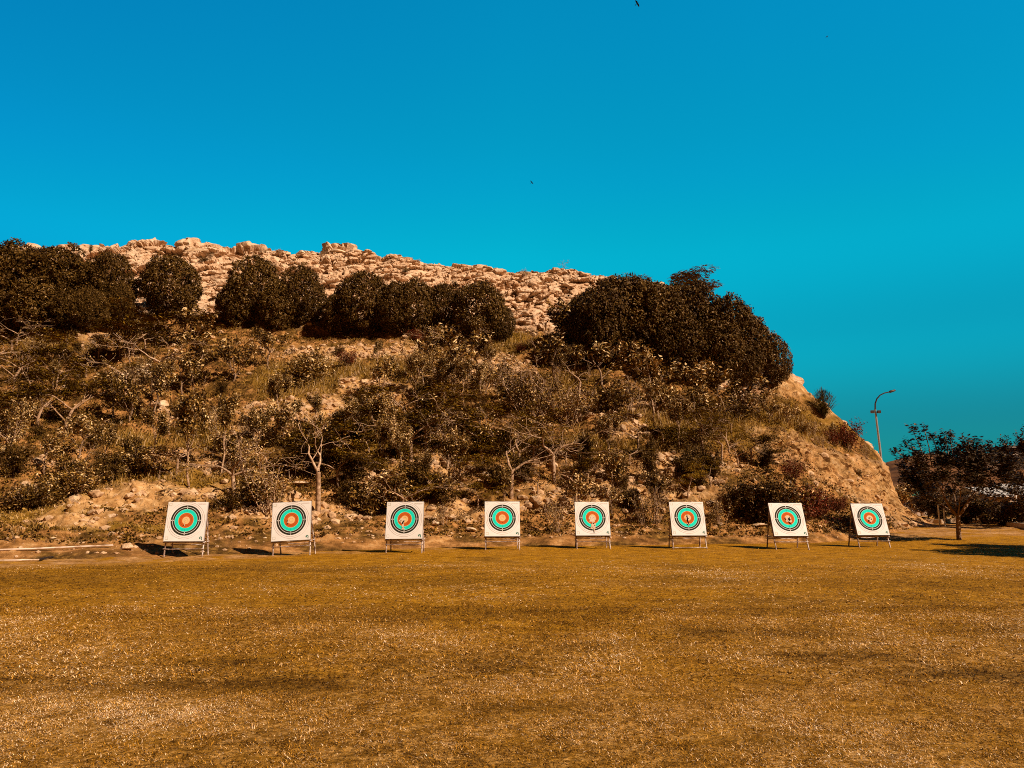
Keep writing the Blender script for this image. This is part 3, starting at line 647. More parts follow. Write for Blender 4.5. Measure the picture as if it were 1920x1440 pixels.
# kind -> (object name, category, what it looks like, its meshes)
KINDS = {
    'dense': ('round_tree', 'tree', 'dense dark round-crowned tree', [k_dense(s) for s in (1, 2, 3, 4)]),
    'young': ('sapling', 'tree', 'leafy sapling', [k_young(s, H=3.6, bare=b) for s, b in ((11, 1.5), (12, 1.0), (13, 1.8), (14, .8))]),
    'tall': ('slender_tree', 'tree', 'slender pale-trunked tree', [k_young(s, H=4.4, bare=b_, upright=.9, nl=34, leaf=.15, spread=.5, maxlev=3, barkm='twig') for s, b_ in ((21, 2.1), (22, 2.2), (23, 1.6), (24, 1.8))]),
    'pale': ('sapling', 'tree', 'sapling with glinting pale leaves', [k_young(31, 'leaf_pale', H=3.4, bare=1.3, nl=20, leaf=.16)]),
    'feather': ('thorn_tree', 'tree', 'feathery thorn tree', [k_feather(s) for s in (41, 42, 43, 44)]),
    'flat': ('thorn_tree', 'tree', 'flat-topped feathery tree', [k_feather(45, m_n=110, lw=1.3)]),
    'bare': ('bare_tree', 'tree', 'leafless pale-branched tree', [k_bare(51, fork=.9, flat=.10), k_bare(52, fork=1.3, flat=.12, up=.15), k_bare(53, fork=.8, flat=.30, up=.05), k_bare(54, fork=1.0, flat=.2, up=.1)]),
    'shrub': ('shrub', 'shrub', 'leafy olive shrub', [k_shrub(s) for s in (61, 62, 63)]),
    'dark': ('shrub', 'shrub', 'dark glossy shrub', [k_shrub(s, 'leaf_dense', 1.9, 1.6, 3400, .11, 16, 'bark_dark') for s in (64, 65)]),
    'red': ('flowering_shrub', 'shrub', 'reddish flowering shrub', [k_shrub(s, 'leaf_red', 1.4, 2.0, 2600, .085) for s in (71, 72)]),
    'dry': ('dry_bush', 'bush', 'dry upright bush', [k_dry(s) for s in (81, 82, 83)]),
    'wispy': ('wispy_bush', 'bush', 'wispy green bush', [k_wispy(91)]),
    'rosette': ('broad_tree', 'tree', 'broad forked tree', [k_rosette(101), k_rosette(102, fork=1.5)]),
}
protos = {}
for k_, (nm, cat, look, vs_) in KINDS.items():
    out = []
    for parts, H, W in vs_:
        ms = {}
        for pn, (a, mname) in parts.items():
            if isinstance(a, MB):
                V = np.concatenate(a.v); fs = [np.concatenate(a.f[q]) for q in (3, 4) if a.f[q]]
                ms[pn] = np_mesh(pn, V, fs, M[mname], smooth=True)
            else: ms[pn] = a
        out.append((ms, H, W))
    protos[k_] = out
PLANTS = []
SCALE = {'young': 1.1, 'feather': .98, 'bare': 1.1, 'shrub': 1.0, 'dark': 1.0, 'dry': 1.0}
def plant(kind, px, py, hpx, wf=1.0, v=None, loc=None, label=None, group=None, rz=None, sink=.05):
    """a plant whose foot is at photo pixel (px, py), hpx pixels tall"""
    p = loc or place(px, py)
    dist = p.y
    ms, H, W = protos[kind][(v if v is not None else random.randrange(99)) % len(protos[kind])]
    s = hpx * dist / F_PX / H * 1.02 * SCALE.get(kind, 1.0)
    o = empty(KINDS[kind][0], (p.x, p.y, p.z - sink), random.uniform(0, 6.28) if rz is None else rz)
    o.scale = (s * wf, s * wf, s)
    for pn, me in ms.items(): obj(pn, me, o)
    o['category'] = KINDS[kind][1]
    PLANTS.append(dict(o=o, kind=kind, px=px, py=py, h=hpx, hm=hpx * dist / F_PX, label=label, group=group))
    return o

# --- upper row of dense trees under the cliff: px, foot row, height
for px, py, h, wf in ((-70, 610, 165, 1.1), (10, 608, 164, 1.0), (48, 610, 158, .9), (104, 606, 160, 1.0), (152, 610, 128, .95), (198, 602, 138, .88), (75, 628, 120, 1.1), (170, 626, 90, .9), (222, 612, 90, .7), (130, 626, 100, 1.0), (30, 630, 100, 1.1), (317, 594, 126, 1.0), (476, 606, 136, .90), (440, 612, 96, .85), (562, 610, 120, .85),
                      (520, 618, 100, .9), (634, 630, 90, .85), (678, 626, 128, .98), (738, 628, 108, .80), (775, 626, 112, .85), (832, 628, 108, .85), (900, 640, 122, .95), (936, 644, 84, .8)):
    plant('dense', px, py, h, wf)
for px, py, h, wf in ((1098, 662, 118, .95), (1124, 690, 160, .80), (1154, 680, 180, .88), (1212, 690, 176, .85), (1262, 660, 136, .85), (1308, 690, 172, .84), (1368, 702, 156, .82), (1412, 712, 134, .82), (1448, 724, 100, .85), (1195, 702, 120, 1.0), (1345, 715, 126, .95), (1270, 712, 130, 1.0), (1400, 724, 90, 1.0), (1240, 690, 164, .85)):
    plant('dense', px, py, h, wf)
plant('flat', 1246, 600, 98, 1.25, label='flat-topped feathery tree rising above the big dark tree clump on the ridge', v=0)
plant('young', 1056, 662, 92, 1.2, label='olive bushy tree at the left foot of the big dark tree clump')
# --- leafy band below the right cluster
for px, py, h, k_ in ((1035, 715, 80, 'young'), (1085, 745, 90, 'bare'), (1130, 735, 92, 'young'), (1175, 745, 95, 'young'), (1215, 752, 92, 'young'), (1255, 760, 90, 'young'), (1290, 762, 85, 'young'), (1325, 770, 82, 'young'),
                       (1360, 775, 80, 'young'), (1395, 772, 72, 'young'), (1150, 772, 62, 'shrub'), (1240, 778, 60, 'shrub'), (1310, 786, 55, 'shrub'), (1375, 790, 55, 'shrub'), (1420, 780, 50, 'young')):
    plant(k_, px, py, h, 1.35 if k_ == 'young' else 1.2)
# --- right shoulder of the hill
plant('wispy', 1545, 782, 50, 1.1, label='wispy green bush on the skyline of the right shoulder')
plant('red', 1592, 842, 52, 1.1, label='dark red bush on the skyline left of the street lamp')
plant('red', 1565, 835, 30, 1.2); plant('dry', 1622, 858, 24, 1.0); plant('shrub', 1612, 898, 18, .9, label='lone small round shrub on the bare sandy cliff')
for px, py, h, k_ in ((1478, 800, 42, 'young'), (1446, 796, 46, 'young'), (1526, 822, 30, 'dry'), (1500, 812, 26, 'shrub'), (1560, 818, 24, 'shrub'), (1540, 838, 24, 'dry'), (1408, 868, 88, 'feather'), (1365, 850, 80, 'feather'), (1318, 846, 84, 'feather'), (1370, 815, 66, 'feather')):
    plant(k_, px, py, h)
# --- left part of the slope
for px, py, h, wf, k_ in ((250, 668, 90, 1.5, 'feather'), (310, 640, 72, 1.6, 'feather'), (205, 650, 60, 1.4, 'feather'), (360, 650, 70, 1.3, 'young'), (125, 812, 130, 1.05, 'feather'), (70, 800, 110, 1.0, 'feather'), (30, 720, 90, 1.3, 'feather'), (110, 690, 74, 1.4, 'feather'),
                           (52, 766, 112, .8, 'bare'), (14, 826, 92, .7, 'bare'), (246, 775, 100, 1.15, 'pale'), (205, 790, 92, 1.0, 'young'), (280, 790, 90, 1.0, 'young'), (0, 590, 60, 1.5, 'bare'), (-20, 700, 90, 1.3, 'feather'), (20, 660, 60, 1.2, 'bare'),
                           (390, 720, 90, 1.2, 'young'), (440, 720, 84, 1.1, 'young'), (340, 740, 80, 1.1, 'young'), (500, 690, 62, 1.3, 'young'), (560, 735, 60, 1.3, 'shrub'), (585, 720, 56, 1.3, 'shrub'), (305, 720, 90, 1.1, 'bare')):
    plant(k_, px, py, h, wf)
plant('tall', 354, 917, 200, .85, v=0, label='tall slender tree with long straight pale trunk above the leftmost target')
plant('tall', 413, 892, 165, .85, v=1, label='slender tree with pinkish bent trunk right of the leftmost target')
plant('bare', 597, 962, 190, 1.05, v=1, label='large pale forked leafless tree rising behind the second target')
plant('bare', 440, 932, 110, 1.2, v=2, label='low bare tree with long sideways branches left of the second target')
plant('bare', 958, 934, 150, 1.0, v=0, label='pale Y-forked tree directly behind the fourth target')
plant('bare', 905, 866, 100, .9, v=3); plant('bare', 770, 866, 120, 1.1, v=2); plant('bare', 838, 880, 110, 1.0, v=1); plant('bare', 1040, 905, 120, 1.0, v=3); plant('bare', 1195, 850, 80, .9, v=0); plant('bare', 1080, 940, 90, .9, v=2)
for px, py, h, wf in ((700, 800, 66, 1.5), (760, 790, 80, 1.5), (820, 800, 80, 1.5), (735, 838, 84, 1.3), (690, 850, 70, 1.3), (795, 840, 84, 1.3), (860, 830, 84, 1.3), (560, 880, 90, 1.4), (640, 880, 90, 1.3), (500, 880, 70, 1.4), (610, 850, 70, 1.3), (900, 800, 70, 1.2), (1020, 830, 80, 1.2), (1100, 900, 60, 1.3), (720, 900, 70, 1.2), (860, 900, 70, 1.2)):
    plant('feather', px, py, h, wf)
for px, py, h in ((820, 742, 62), (850, 740, 60), (975, 770, 84), (1000, 790, 88), (1030, 775, 84), (1060, 800, 76), (935, 730, 60), (890, 735, 70), (1185, 770, 60), (1085, 790, 70)): plant('dry', px, py, h, 1.3)
for px, py, h in ((860, 700, 84), (840, 720, 80), (890, 690, 60), (800, 680, 40)): plant('young', px, py, h, 1.3)
# --- along the foot of the slope
for px, py, h, wf, k_ in ((45, 955, 52, 1.5, 'shrub'), (85, 948, 52, 1.3, 'shrub'), (150, 925, 60, 1.3, 'shrub'), (205, 905, 62, 1.3, 'dark'), (255, 885, 50, 1.3, 'shrub'), (690, 965, 70, 1.2, 'shrub'), (735, 958, 74, 1.1, 'shrub'), (655, 950, 56, 1.2, 'dark'), (665, 905, 60, 1.2, 'dark'),
                           (830, 950, 66, 1.0, 'dark'), (790, 920, 60, .8, 'dark'), (930, 915, 50, 1.1, 'dark'), (985, 905, 56, 1.0, 'dark'), (1090, 905, 60, .8, 'dark'), (1160, 905, 72, .75, 'dark'), (1222, 905, 66, .7, 'dark'), (1300, 890, 70, .9, 'dark'), (1335, 895, 60, 1.0, 'dark'), (1285, 900, 50, 1.0, 'dark'),
                           (1100, 855, 50, .9, 'dark'), (1420, 978, 92, 1.15, 'dark'), (1385, 965, 70, 1.0, 'dark'), (1460, 972, 80, 1.1, 'shrub'), (1510, 980, 66, 1.2, 'red'), (1540, 972, 50, 1.2, 'red'), (1480, 905, 40, 1.2, 'red'), (1570, 960, 30, 1.2, 'red'), (1350, 985, 50, .9, 'dry'), (1230, 985, 70, .7, 'dry'),
                           (1045, 1000, 62, .8, 'dry'), (1205, 985, 50, .9, 'dry'), (275, 872, 26, 1.3, 'red'), (220, 870, 22, 1.4, 'red'), (652, 690, 34, 1.1, 'red'), (655, 622, 22, 1.2, 'red'), (780, 640, 24, 1.3, 'red'), (910, 652, 16, 1.3, 'red'), (975, 662, 18, 1.3, 'red'), (830, 985, 40, 1.0, 'dry'), (470, 945, 44, 1.5, 'shrub'), (430, 958, 40, 1.3, 'shrub')):
    plant(k_, px, py, h, wf)
plant('young', 30, 1026, 34, .45, v=1, label='tiny lone seedling on the bare ground beside the white pipe')
# --- ridge line
for px, py, h, k_, wf in ((1056, 513, 24, 'bare', 1.3), (985, 515, 13, 'dry', 1.5), (1010, 516, 6, 'dry', 2.5), (1030, 516, 6, 'dry', 2.5), (171, 470, 14, 'wispy', 1.0), (490, 474, 12, 'dry', 1.5), (525, 477, 12, 'dry', 1.2), (600, 477, 8, 'dry', 2.0), (395, 482, 12, 'dry', 2), (385, 488, 10, 'shrub', 1.6), (210, 474, 6, 'dry', 2), (760, 508, 10, 'shrub', 1.2), (612, 476, 10, 'dry', 1.4), (570, 500, 12, 'shrub', 1.3), (785, 490, 5, 'dry', 2.5)):
    plant(k_, px, py + 2, h, wf)
# --- the thinner scrub that fills the slope between them
gi = lambda px, py: on_hill(px, py)
zone = {k_: v_.reshape(nR, nC)[:VIS_R] for k_, v_ in (('pale', pale), ('rock', rock), ('grass', grass))}
def zat(name, px, py):
    c_ = max(0, min(nC - 1, int((px - PXS[0]) / 2))); idx = np.nonzero(gpy[:, c_] <= py)[0]
    return float(zone[name][idx[0], c_]) if len(idx) else 1.0
cnt = 0; tries = 0; used = [(q['px'], q['py']) for q in PLANTS]
while cnt < 165 and tries < 6000:
    tries += 1
    px = random.uniform(-50, 1440); py = random.uniform(640, 972)
    if py < np.interp(px, [0, 600, 1000, 1100, 1400, 1440], [640, 650, 665, 720, 780, 800]): continue
    if 1200 < px and py > 905 and random.random() < .7: continue
    if 300 < px < 620 and 905 < py and random.random() < .6: continue
    if px < 300 and py > 915: continue
    if 430 < px < 780 and 670 < py < 810 and random.random() < .9: continue
    if zat('rock', px, py) > .3 or zat('pale', px, py) > .55 and random.random() < .8: continue
    if min((abs(px - a) * 1.0 + abs(py - b) * 1.6) for a, b in used) < 24: continue
    used.append((px, py)); cnt += 1
    if px < 330: k_ = random.choices(['feather', 'young', 'shrub', 'bare', 'dark', 'tall'], [3, 4, 3, 2, 2, 3])[0]
    elif px < 660: k_ = random.choices(['shrub', 'tall', 'young', 'dry', 'dark', 'bare'], [4, 2, 3, 3, 2, 3])[0]
    elif px < 960: k_ = random.choices(['feather', 'bare', 'dark', 'shrub', 'tall', 'young'], [3, 4, 3, 3, 4, 2])[0]
    else: k_ = random.choices(['young', 'bare', 'dark', 'shrub', 'tall', 'feather'], [3, 3, 3, 2, 4, 2])[0]
    hm = {'feather': (1.3, 2.4), 'young': (1.2, 2.3), 'tall': (1.9, 3.2), 'shrub': (.6, 1.3), 'bare': (1.4, 2.6), 'dark': (.7, 1.7), 'dry': (.9, 2.0)}[k_]
    d_ = place(px, py).y; plant(k_, px, py, random.uniform(*hm) * F_PX / d_, random.uniform(.85, 1.25))

# --- labels: what it looks like, how high on the slope, what it stands above
TPX = [350, 549, 760, 940, 1109, 1287, 1476, 1627]; ORD = ['leftmost', 'second', 'third', 'fourth', 'fifth', 'sixth', 'seventh', 'rightmost']
def where(px, py):
    if py < 540 and px < 1130 and False: pass
    if px < 250: col = 'left of every target'
    elif px > 1690: col = 'right of every target'
    else:
        j = min(range(8), key=lambda i: abs(TPX[i] - px)); col = ('behind' if py > 925 else 'above') + f' the {ORD[j]} target'
    band = 'along the ridge top' if py < 530 else 'under the cliff' if py < 640 and px < 1080 else 'high on the slope' if py < 735 else 'halfway up' if py < 830 else 'low on the slope' if py < 925 else 'at the hill foot'
    return band, col
keys = {}
for q in PLANTS:
    if q['label']: continue
    look = KINDS[q['kind']][2]
    size = 'small ' if q['hm'] < 1.5 and q['kind'] in ('young', 'bare', 'feather', 'dark', 'shrub') else ''
    q['key'] = (size + look, *where(q['px'], q['py'])); keys.setdefault(q['key'], []).append(q)
NUMW = ['', 'one', 'two', 'three', 'four', 'five', 'six', 'seven', 'eight', 'nine', 'ten', 'eleven', 'twelve']
NTH = ['leftmost', 'second', 'third', 'fourth', 'fifth', 'sixth', 'seventh', 'eighth', 'ninth', 'tenth']
for (look, band, col), qs in keys.items():
    qs.sort(key=lambda q: q['px'])
    for i, q in enumerate(qs):
        if len(qs) == 1: q['label'] = f'{look} {band} {col}'
        else:
            pos = 'leftmost' if i == 0 else 'rightmost' if i == len(qs) - 1 else NTH[i]
            q['label'] = f'{pos} of {NUMW[len(qs)]}: {look} {band} {col}'
GROUPS = {'dense': 'dense round trees beneath the cliff', 'feather': 'thorn trees on the slope', 'young': 'leafy saplings on the slope', 'pale': 'leafy saplings on the slope', 'tall': 'slender trees on the slope', 'bare': 'leafless trees on the slope', 'shrub': 'olive shrubs on the slope', 'dark': 'dark shrubs on the slope',
          'red': 'reddish flowering shrubs', 'dry': 'dry bushes on the slope'}
for q in PLANTS:
    q['o']['label'] = q['label']
    if q['kind'] in GROUPS: q['o']['group'] = q['group'] or GROUPS[q['kind']]

# ------------------------------------------------------------------ low growth and rubble on the slope (uncountable)
M['weed'] = mat('slope_weeds', [(0, (.03, .014, .003)), (.3, (.10, .05, .008)), (.55, (.23, .118, .016)), (.8, (.45, .25, .06)), (1, (.70, .47, .26))], 'tone', rough=.8, spec=.12)
r = np.random.default_rng(5)
vis = np.nonzero((SS > .6) & (SS < 5.0) & (PX > -120) & (PX < 1720))[0]
wgt = (.35 + 1.2 * grass[vis] + .5 * (litter_shade[vis] > .5)) * (1 - .93 * rock[vis]) * (1 - .95 * pale[vis])
# even cover per unit of slope
area = np.abs(np.gradient(GY, axis=0) * np.gradient(GX, axis=1)).ravel()[vis]
wgt = wgt * area / (P[vis, 1] ** .8); wgt /= wgt.sum()
nW = 26000; pick = r.choice(vis, nW, p=wgt); base = P2[pick] + r.normal(0, .05, (nW, 3)) * np.array([1, 1, .2])
gw = grass[pick]
nb = 6; b = np.repeat(base, nb, 0) + np.concatenate([r.normal(0, .10, (nW * nb, 2)), np.zeros((nW * nb, 1))], 1); n = nW * nb
hgt = np.repeat(r.uniform(.10, .34, nW) * (1 + .9 * gw * (SS[pick] > 2.4)) * np.where(SS[pick] < 2.0, .42, 1.0), nb) * r.uniform(.6, 1.2, n)
az = r.uniform(0, 6.28, n); ln = r.uniform(.1, .8, n)
tip = b + np.stack([np.cos(az) * ln * hgt, np.sin(az) * ln * hgt, hgt], 1)
leafy = np.repeat(r.random(nW) > (.35 + .6 * gw), nb)
D = tip - b; Nn = rvec(r, n)
V = leaf_quads(np.where(leafy[:, None], b + D * r.uniform(.3, 1, n)[:, None], b + D * .45), np.where(leafy[:, None], rvec(r, n), D), Nn, np.where(leafy, r.uniform(.08, .16, n), hgt * 1.1), np.where(leafy, r.uniform(.05, .09, n), r.uniform(.014, .03, n)))
tone = np.where(leafy, .26, .52) + np.repeat(gw * .12 + r.normal(0, .12, nW), nb) + r.normal(0, .15, n)
tag(obj('undergrowth', leaf_mesh('undergrowth', V, M['weed'], tone)), 'low dry weeds and grass tufts covering the hillside', 'undergrowth', kind='stuff')

import bmesh
def rock_base(seed, sub=2, cuts=11):
    rr_ = np.random.default_rng(seed); bm = bmesh.new(); bmesh.ops.create_icosphere(bm, subdivisions=sub, radius=1.0)
    V = np.array([v.co[:] for v in bm.verts]); Fc = np.array([[v.index for v in f.verts] for f in bm.faces]); bm.free()
    for k in range(cuts):
        d = rvec(rr_, 1)[0]; h = rr_.uniform(.55, .85); e = V @ d - h; V = V - np.where(e > 0, e, 0)[:, None] * d
    V = V * (1 + (fbm(V * 2.2 + seed, 3, seed) - .5) * .22)[:, None]
    return V, Fc
M['stone'] = mat('pale_stone', [(.28, (.26, .13, .055)), (.45, (.52, .31, .16)), (.6, (.68, .46, .28)), (.75, (.80, .62, .45))], noise=(2.2, 8, .7), rough=.95, spec=.1, bump=(5, .8, .08), rand=.1)
bases = [rock_base(s, 1, 7) for s in range(200, 208)]
wgt = (.10 + 3.0 * pale[vis] * (1 - .96 * rightcliff[vis])) * (1 - .9 * rock[vis]) * area / P[vis, 1] ** .6 * np.where(SS[vis] < 2.2, np.where(PX[vis] < 480, .35, .9), 1.0); wgt /= wgt.sum()
nS = 5200; pick = r.choice(vis, nS, p=wgt); Vs, Fs = [], []; off = 0
for i in range(nS):
    Vb, Fb = bases[i % 8]; s_ = .05 + .32 * r.random() ** 3; a = r.uniform(0, 6.28); ca, sa = math.cos(a), math.sin(a)
    q = Vb * np.array([1, r.uniform(.6, 1), r.uniform(.45, .8)]) * s_; q = np.stack([q[:, 0] * ca - q[:, 1] * sa, q[:, 0] * sa + q[:, 1] * ca, q[:, 2]], 1)
    Vs.append(q + P2[pick[i]]); Fs.append(Fb + off); off += len(Vb)
# stones lying on the bare earth between lawn and hill
nG = 700
for i in range(nG):
    px = r.uniform(-20, 1700); py = r.uniform(np.interp(px, [0, 400, 700, 1000, 1700], [1000, 1000, 995, 990, 985]), np.interp(px, [0, 400, 600, 900, 1700], [1050, 1040, 1022, 1012, 1008]))
    gq = place(px, py); Vb, Fb = bases[i % 8]; s_ = .02 + .12 * r.random() ** 3; a = r.uniform(0, 6.28); ca, sa = math.cos(a), math.sin(a)
    q = Vb * np.array([1, r.uniform(.6, 1), r.uniform(.4, .7)]) * s_; q = np.stack([q[:, 0] * ca - q[:, 1] * sa, q[:, 0] * sa + q[:, 1] * ca, q[:, 2]], 1)
    Vs.append(q + np.array(gq)); Fs.append(Fb + off); off += len(Vb)
tag(obj('rubble', np_mesh('rubble', np.concatenate(Vs), [np.concatenate(Fs)], M['stone'])), 'loose pale stones strewn over the slope and its foot', 'rubble', kind='stuff')

def boulder(px, py, wpx, hpx, label, seed, depth_f=.8, name='boulder', group='boulders on the hill', up=0.0):
    p = place(px, py); s_ = p.y / F_PX; Vb, Fb = rock_base(seed, 3, 12)
    Vb = Vb / np.abs(Vb).max(0); Vb[:, 2] = np.where(Vb[:, 2] < 0, Vb[:, 2] * .45, Vb[:, 2]); Vb[:, :2] *= np.where(Vb[:, 2:3] < 0, 1.0, 1.0)
    Vb = Vb * np.array([wpx * s_ / 2, wpx * s_ / 2 * depth_f, hpx * s_ * .62])
    o = obj(name, np_mesh(name, Vb, [Fb], M['stone']), loc=(p.x, p.y + wpx * s_ * .5 * depth_f * (.85 if name != 'boulder' else .3), p.z + hpx * s_ * (.30 + up)))
    tag(o, label, 'rock', group); return o
RB = [(286, 471, 82, 14, 'long flat ledge of pale rock crowning the ridge above the leftmost target'), (362, 470, 52, 14, 'pale rounded outcrop on the ridge right of the long flat ledge'),
      (455, 471, 32, 18, 'blocky boulder perched on the ridge, tallest bump of the skyline'), (140, 470, 40, 9, 'low pale slab peeking over the dark trees on the left ridge'),
      (535, 476, 20, 8, 'small pale rock on the ridge, left one of two little bumps'), (566, 477, 18, 9, 'small pale rock on the ridge, right one of two little bumps'),
      (632, 472, 40, 14, 'squared pale outcrop on the ridge above the dark trees, right of two little bumps'), (742, 484, 26, 8, 'small knob of rock on the ridge above the third target'), (912, 504, 40, 7, 'low pale ledge on the descending ridge above the fourth target')]
for i, (px, py, wp, hp, lb) in enumerate(RB): boulder(px, py + 3, wp, hp, lb, 300 + i, name='rock_outcrop', group='rock outcrops along the ridge')
boulder(240, 1035, 29, 14, 'flat-topped tan boulder at the lawn edge left of the leftmost target', 330)
for i, (px, py, wp, hp, lb) in enumerate([(846, 975, 20, 13, 'orange boulder behind and between the third and fourth targets, higher of two'), (815, 990, 16, 12, 'orange boulder right of the third target, lower of two'), (882, 997, 22, 8, 'flat pale stone left of the fourth target'),
        (952, 680, 16, 10, 'bright squarish boulder high on the slope above the fourth target, right of a pair'), (934, 688, 14, 9, 'bright boulder high on the slope above the fourth target, left of a pair'), (855, 702, 14, 7, 'white slab lying on the slope above and between third and fourth targets'), (532, 781, 16, 9, 'whitish boulder halfway up above the second target'),
        (1258, 866, 20, 10, 'pale boulder low on the slope above the sixth target'), (1113, 934, 14, 9, 'round pale stone just above the fifth target'), (560, 910, 40, 9, 'long low pale rock above the second target'), (1035, 874, 20, 12, 'pale orange rock low on the slope between fourth and fifth targets'), (300, 766, 26, 16, 'bare sandy block halfway up left of the tall slender tree'),
        (1424, 990, 30, 7, 'flat tan slab left of the seventh target'), (100, 1012, 12, 6, 'pale stone left of the boulder at the lawn edge')]):
    boulder(px, py, wp, hp, lb, 340 + i)

# ------------------------------------------------------------------ archery targets
M['paper'] = mat('target_paper', [(.35, (.80, .73, .66)), (.65, (.88, .82, .76))], noise=(3.0, 4), rough=.8, spec=.15)
M['foam'] = mat('target_foam', [(.3, (.10, .06, .045)), (.7, (.26, .18, .13))], noise=(6.0, 5), rough=.95, spec=.05)
M['ring_black'] = mat('ring_black', color=(.028, .026, .016), rough=.8, spec=.15)
M['ring_blue'] = mat('ring_turquoise', [(.3, (.004, .72, .52)), (.7, (.010, .82, .64))], noise=(5, 4), rough=.8, spec=.12)
M['ring_red'] = mat('ring_orange', [(.3, (.50, .090, .012)), (.7, (.62, .125, .02))], noise=(6, 4), rough=.8, spec=.12)
M['ring_gold'] = mat('ring_gold', [(.3, (.78, .44, .16)), (.7, (.88, .56, .26))], noise=(7, 4), rough=.8, spec=.12)
M['line_dark'] = mat('line_dark', color=(.05, .035, .02), rough=.85)
M['line_faint'] = mat('line_faint', color=(.60, .44, .37), rough=.85)
M['line_white'] = mat('line_white', color=(.80, .72, .64), rough=.85)
M['logo'] = mat('logo_green', color=(.02, .16, .11), rough=.8)
M['square'] = mat('corner_square', color=(.52, .45, .26), rough=.85)
M['torn_pale'] = mat('torn_paper', [(.3, (.60, .38, .22)), (.7, (.80, .64, .48))], noise=(14, 5), rough=.95)
M['hole'] = mat('shot_hole', color=(.010, .007, .006), rough=1, spec=0)
M['pole_paint'] = mat('stand_paint', [(.38, (.10, .05, .032)), (.50, (.36, .25, .19)), (.62, (.70, .58, .50))], noise=(5.5, 6, .7), rough=.7, spec=.25)
FM = [M[k_] for k_ in ('paper', 'ring_black', 'ring_blue', 'ring_red', 'ring_gold', 'line_dark', 'line_faint', 'line_white', 'logo', 'square', 'torn_pale', 'hole')]
LV = Vector((0, 0, 1)); NV = Vector((0, -1, 0))
LEANS = [10, 9.5, 12, 14, 17, 17, 20, 19]
BW, B0 = .645, .47                                  # half width of the butt, distance of its lower edge up the legs
def on_board(a, b, n): return Vector((a, 0, 0)) + LV * (B0 + BW + b) + NV * n
def disc(mb, cx, cy, r0, r1, n, mi, seg=56, a0=0.0, a1=2 * math.pi):
    V, Fc = [], []
    for k in range(seg + 1):
        a = a0 + (a1 - a0) * k / seg
        V += [on_board(cx + r0 * math.cos(a), cy + r0 * math.sin(a), n), on_board(cx + r1 * math.cos(a), cy + r1 * math.sin(a), n)]
    for k in range(seg): Fc.append([2 * k, 2 * k + 1, 2 * k + 3, 2 * k + 2])
    mb.add(V, Fc, mi)
def rect(mb, x0, x1, y0, y1, n, mi): mb.add([on_board(x0, y0, n), on_board(x1, y0, n), on_board(x1, y1, n), on_board(x0, y1, n)], [[0, 1, 2, 3]], mi)
def ragged(mb, cx, cy, rx, ry, n, mi, rg, rot=0.0, k=15):
    V = [on_board(cx, cy, n)]
    for i in range(k):
        a = 2 * math.pi * i / k; q = rg.uniform(.6, 1.25); x_, y_ = rx * q * math.cos(a), ry * q * math.sin(a)
        V.append(on_board(cx + x_ * math.cos(rot) - y_ * math.sin(rot), cy + x_ * math.sin(rot) + y_ * math.cos(rot), n))
    mb.add(V, [[0, 1 + i, 1 + (i + 1) % k] for i in range(k)], mi)
# wear: (material 10 torn / 11 hole, x, y, rx, ry, rotation)
WEAR = [
    [(10, -.025, -.13, .012, .07, 0), (11, -.05, -.165, .014, .012, 0), (11, -.03, -.215, .008, .008, 0), (11, -.08, -.19, .008, .008, 0), (11, -.02, .0, .006, .012, 0)],
    [(10, -.10, -.06, .035, .06, -.4), (11, -.13, -.045, .012, .03, .1), (11, -.125, -.12, .014, .035, -.3), (11, -.115, .0, .01, .016, 0)],
    [(10, -.09, -.04, .10, .10, .6), (10, -.05, -.22, .035, .12, 0), (10, -.03, -.33, .05, .04, 0), (11, -.045, -.12, .035, .065, -.15), (11, -.12, -.05, .012, .02, .4), (11, -.01, -.06, .016, .02, 0), (11, -.16, -.09, .012, .014, .2), (10, -.035, -.125, .010, .03, -.2)],
    [(11, -.04, -.01, .006, .012, 0), (11, .01, -.17, .006, .014, 0), (11, .03, .01, .006, .006, 0)],
    [(10, .0, -.06, .13, .15, 0), (10, .01, -.28, .10, .10, .2), (10, .0, -.39, .09, .05, .1), (11, -.05, -.22, .022, .015, .2), (11, .02, -.23, .035, .016, -.1), (11, .03, -.015, .035, .008, .3), (11, -.06, -.01, .008, .016, 0), (11, .07, -.31, .03, .014, .5), (11, .0, -.36, .012, .02, 0), (11, -.08, -.36, .012, .014, 0), (11, .05, -.53, .012, .06, .1), (10, .045, -.47, .016, .08, 0)],
    [(10, .01, -.02, .10, .12, 0), (10, .0, -.25, .05, .05, 0), (11, -.01, .10, .010, .05, 0), (11, -.015, -.06, .028, .12, .05), (11, .01, -.20, .018, .05, .1), (11, -.03, -.26, .03, .018, .3), (11, .03, -.26, .02, .014, 0), (11, .035, -.03, .012, .02, 0)],
    [(10, .0, .0, .10, .11, 0), (10, .06, -.06, .07, .10, .3), (11, .035, -.045, .055, .065, .4), (11, -.10, -.02, .016, .06, .5), (10, -.06, -.11, .05, .03, -.6), (11, .03, -.18, .016, .10, .75), (11, .075, .03, .012, .05, -.2)],
    [(10, -.01, .0, .11, .10, 0), (11, -.035, .0, .035, .028, .3), (11, -.08, -.10, .02, .05, -.5), (10, .0, -.10, .04, .07, .2), (11, .05, -.04, .02, .028, 0), (11, -.03, -.16, .016, .04, .2), (11, .01, .03, .012, .02, 0)],
]
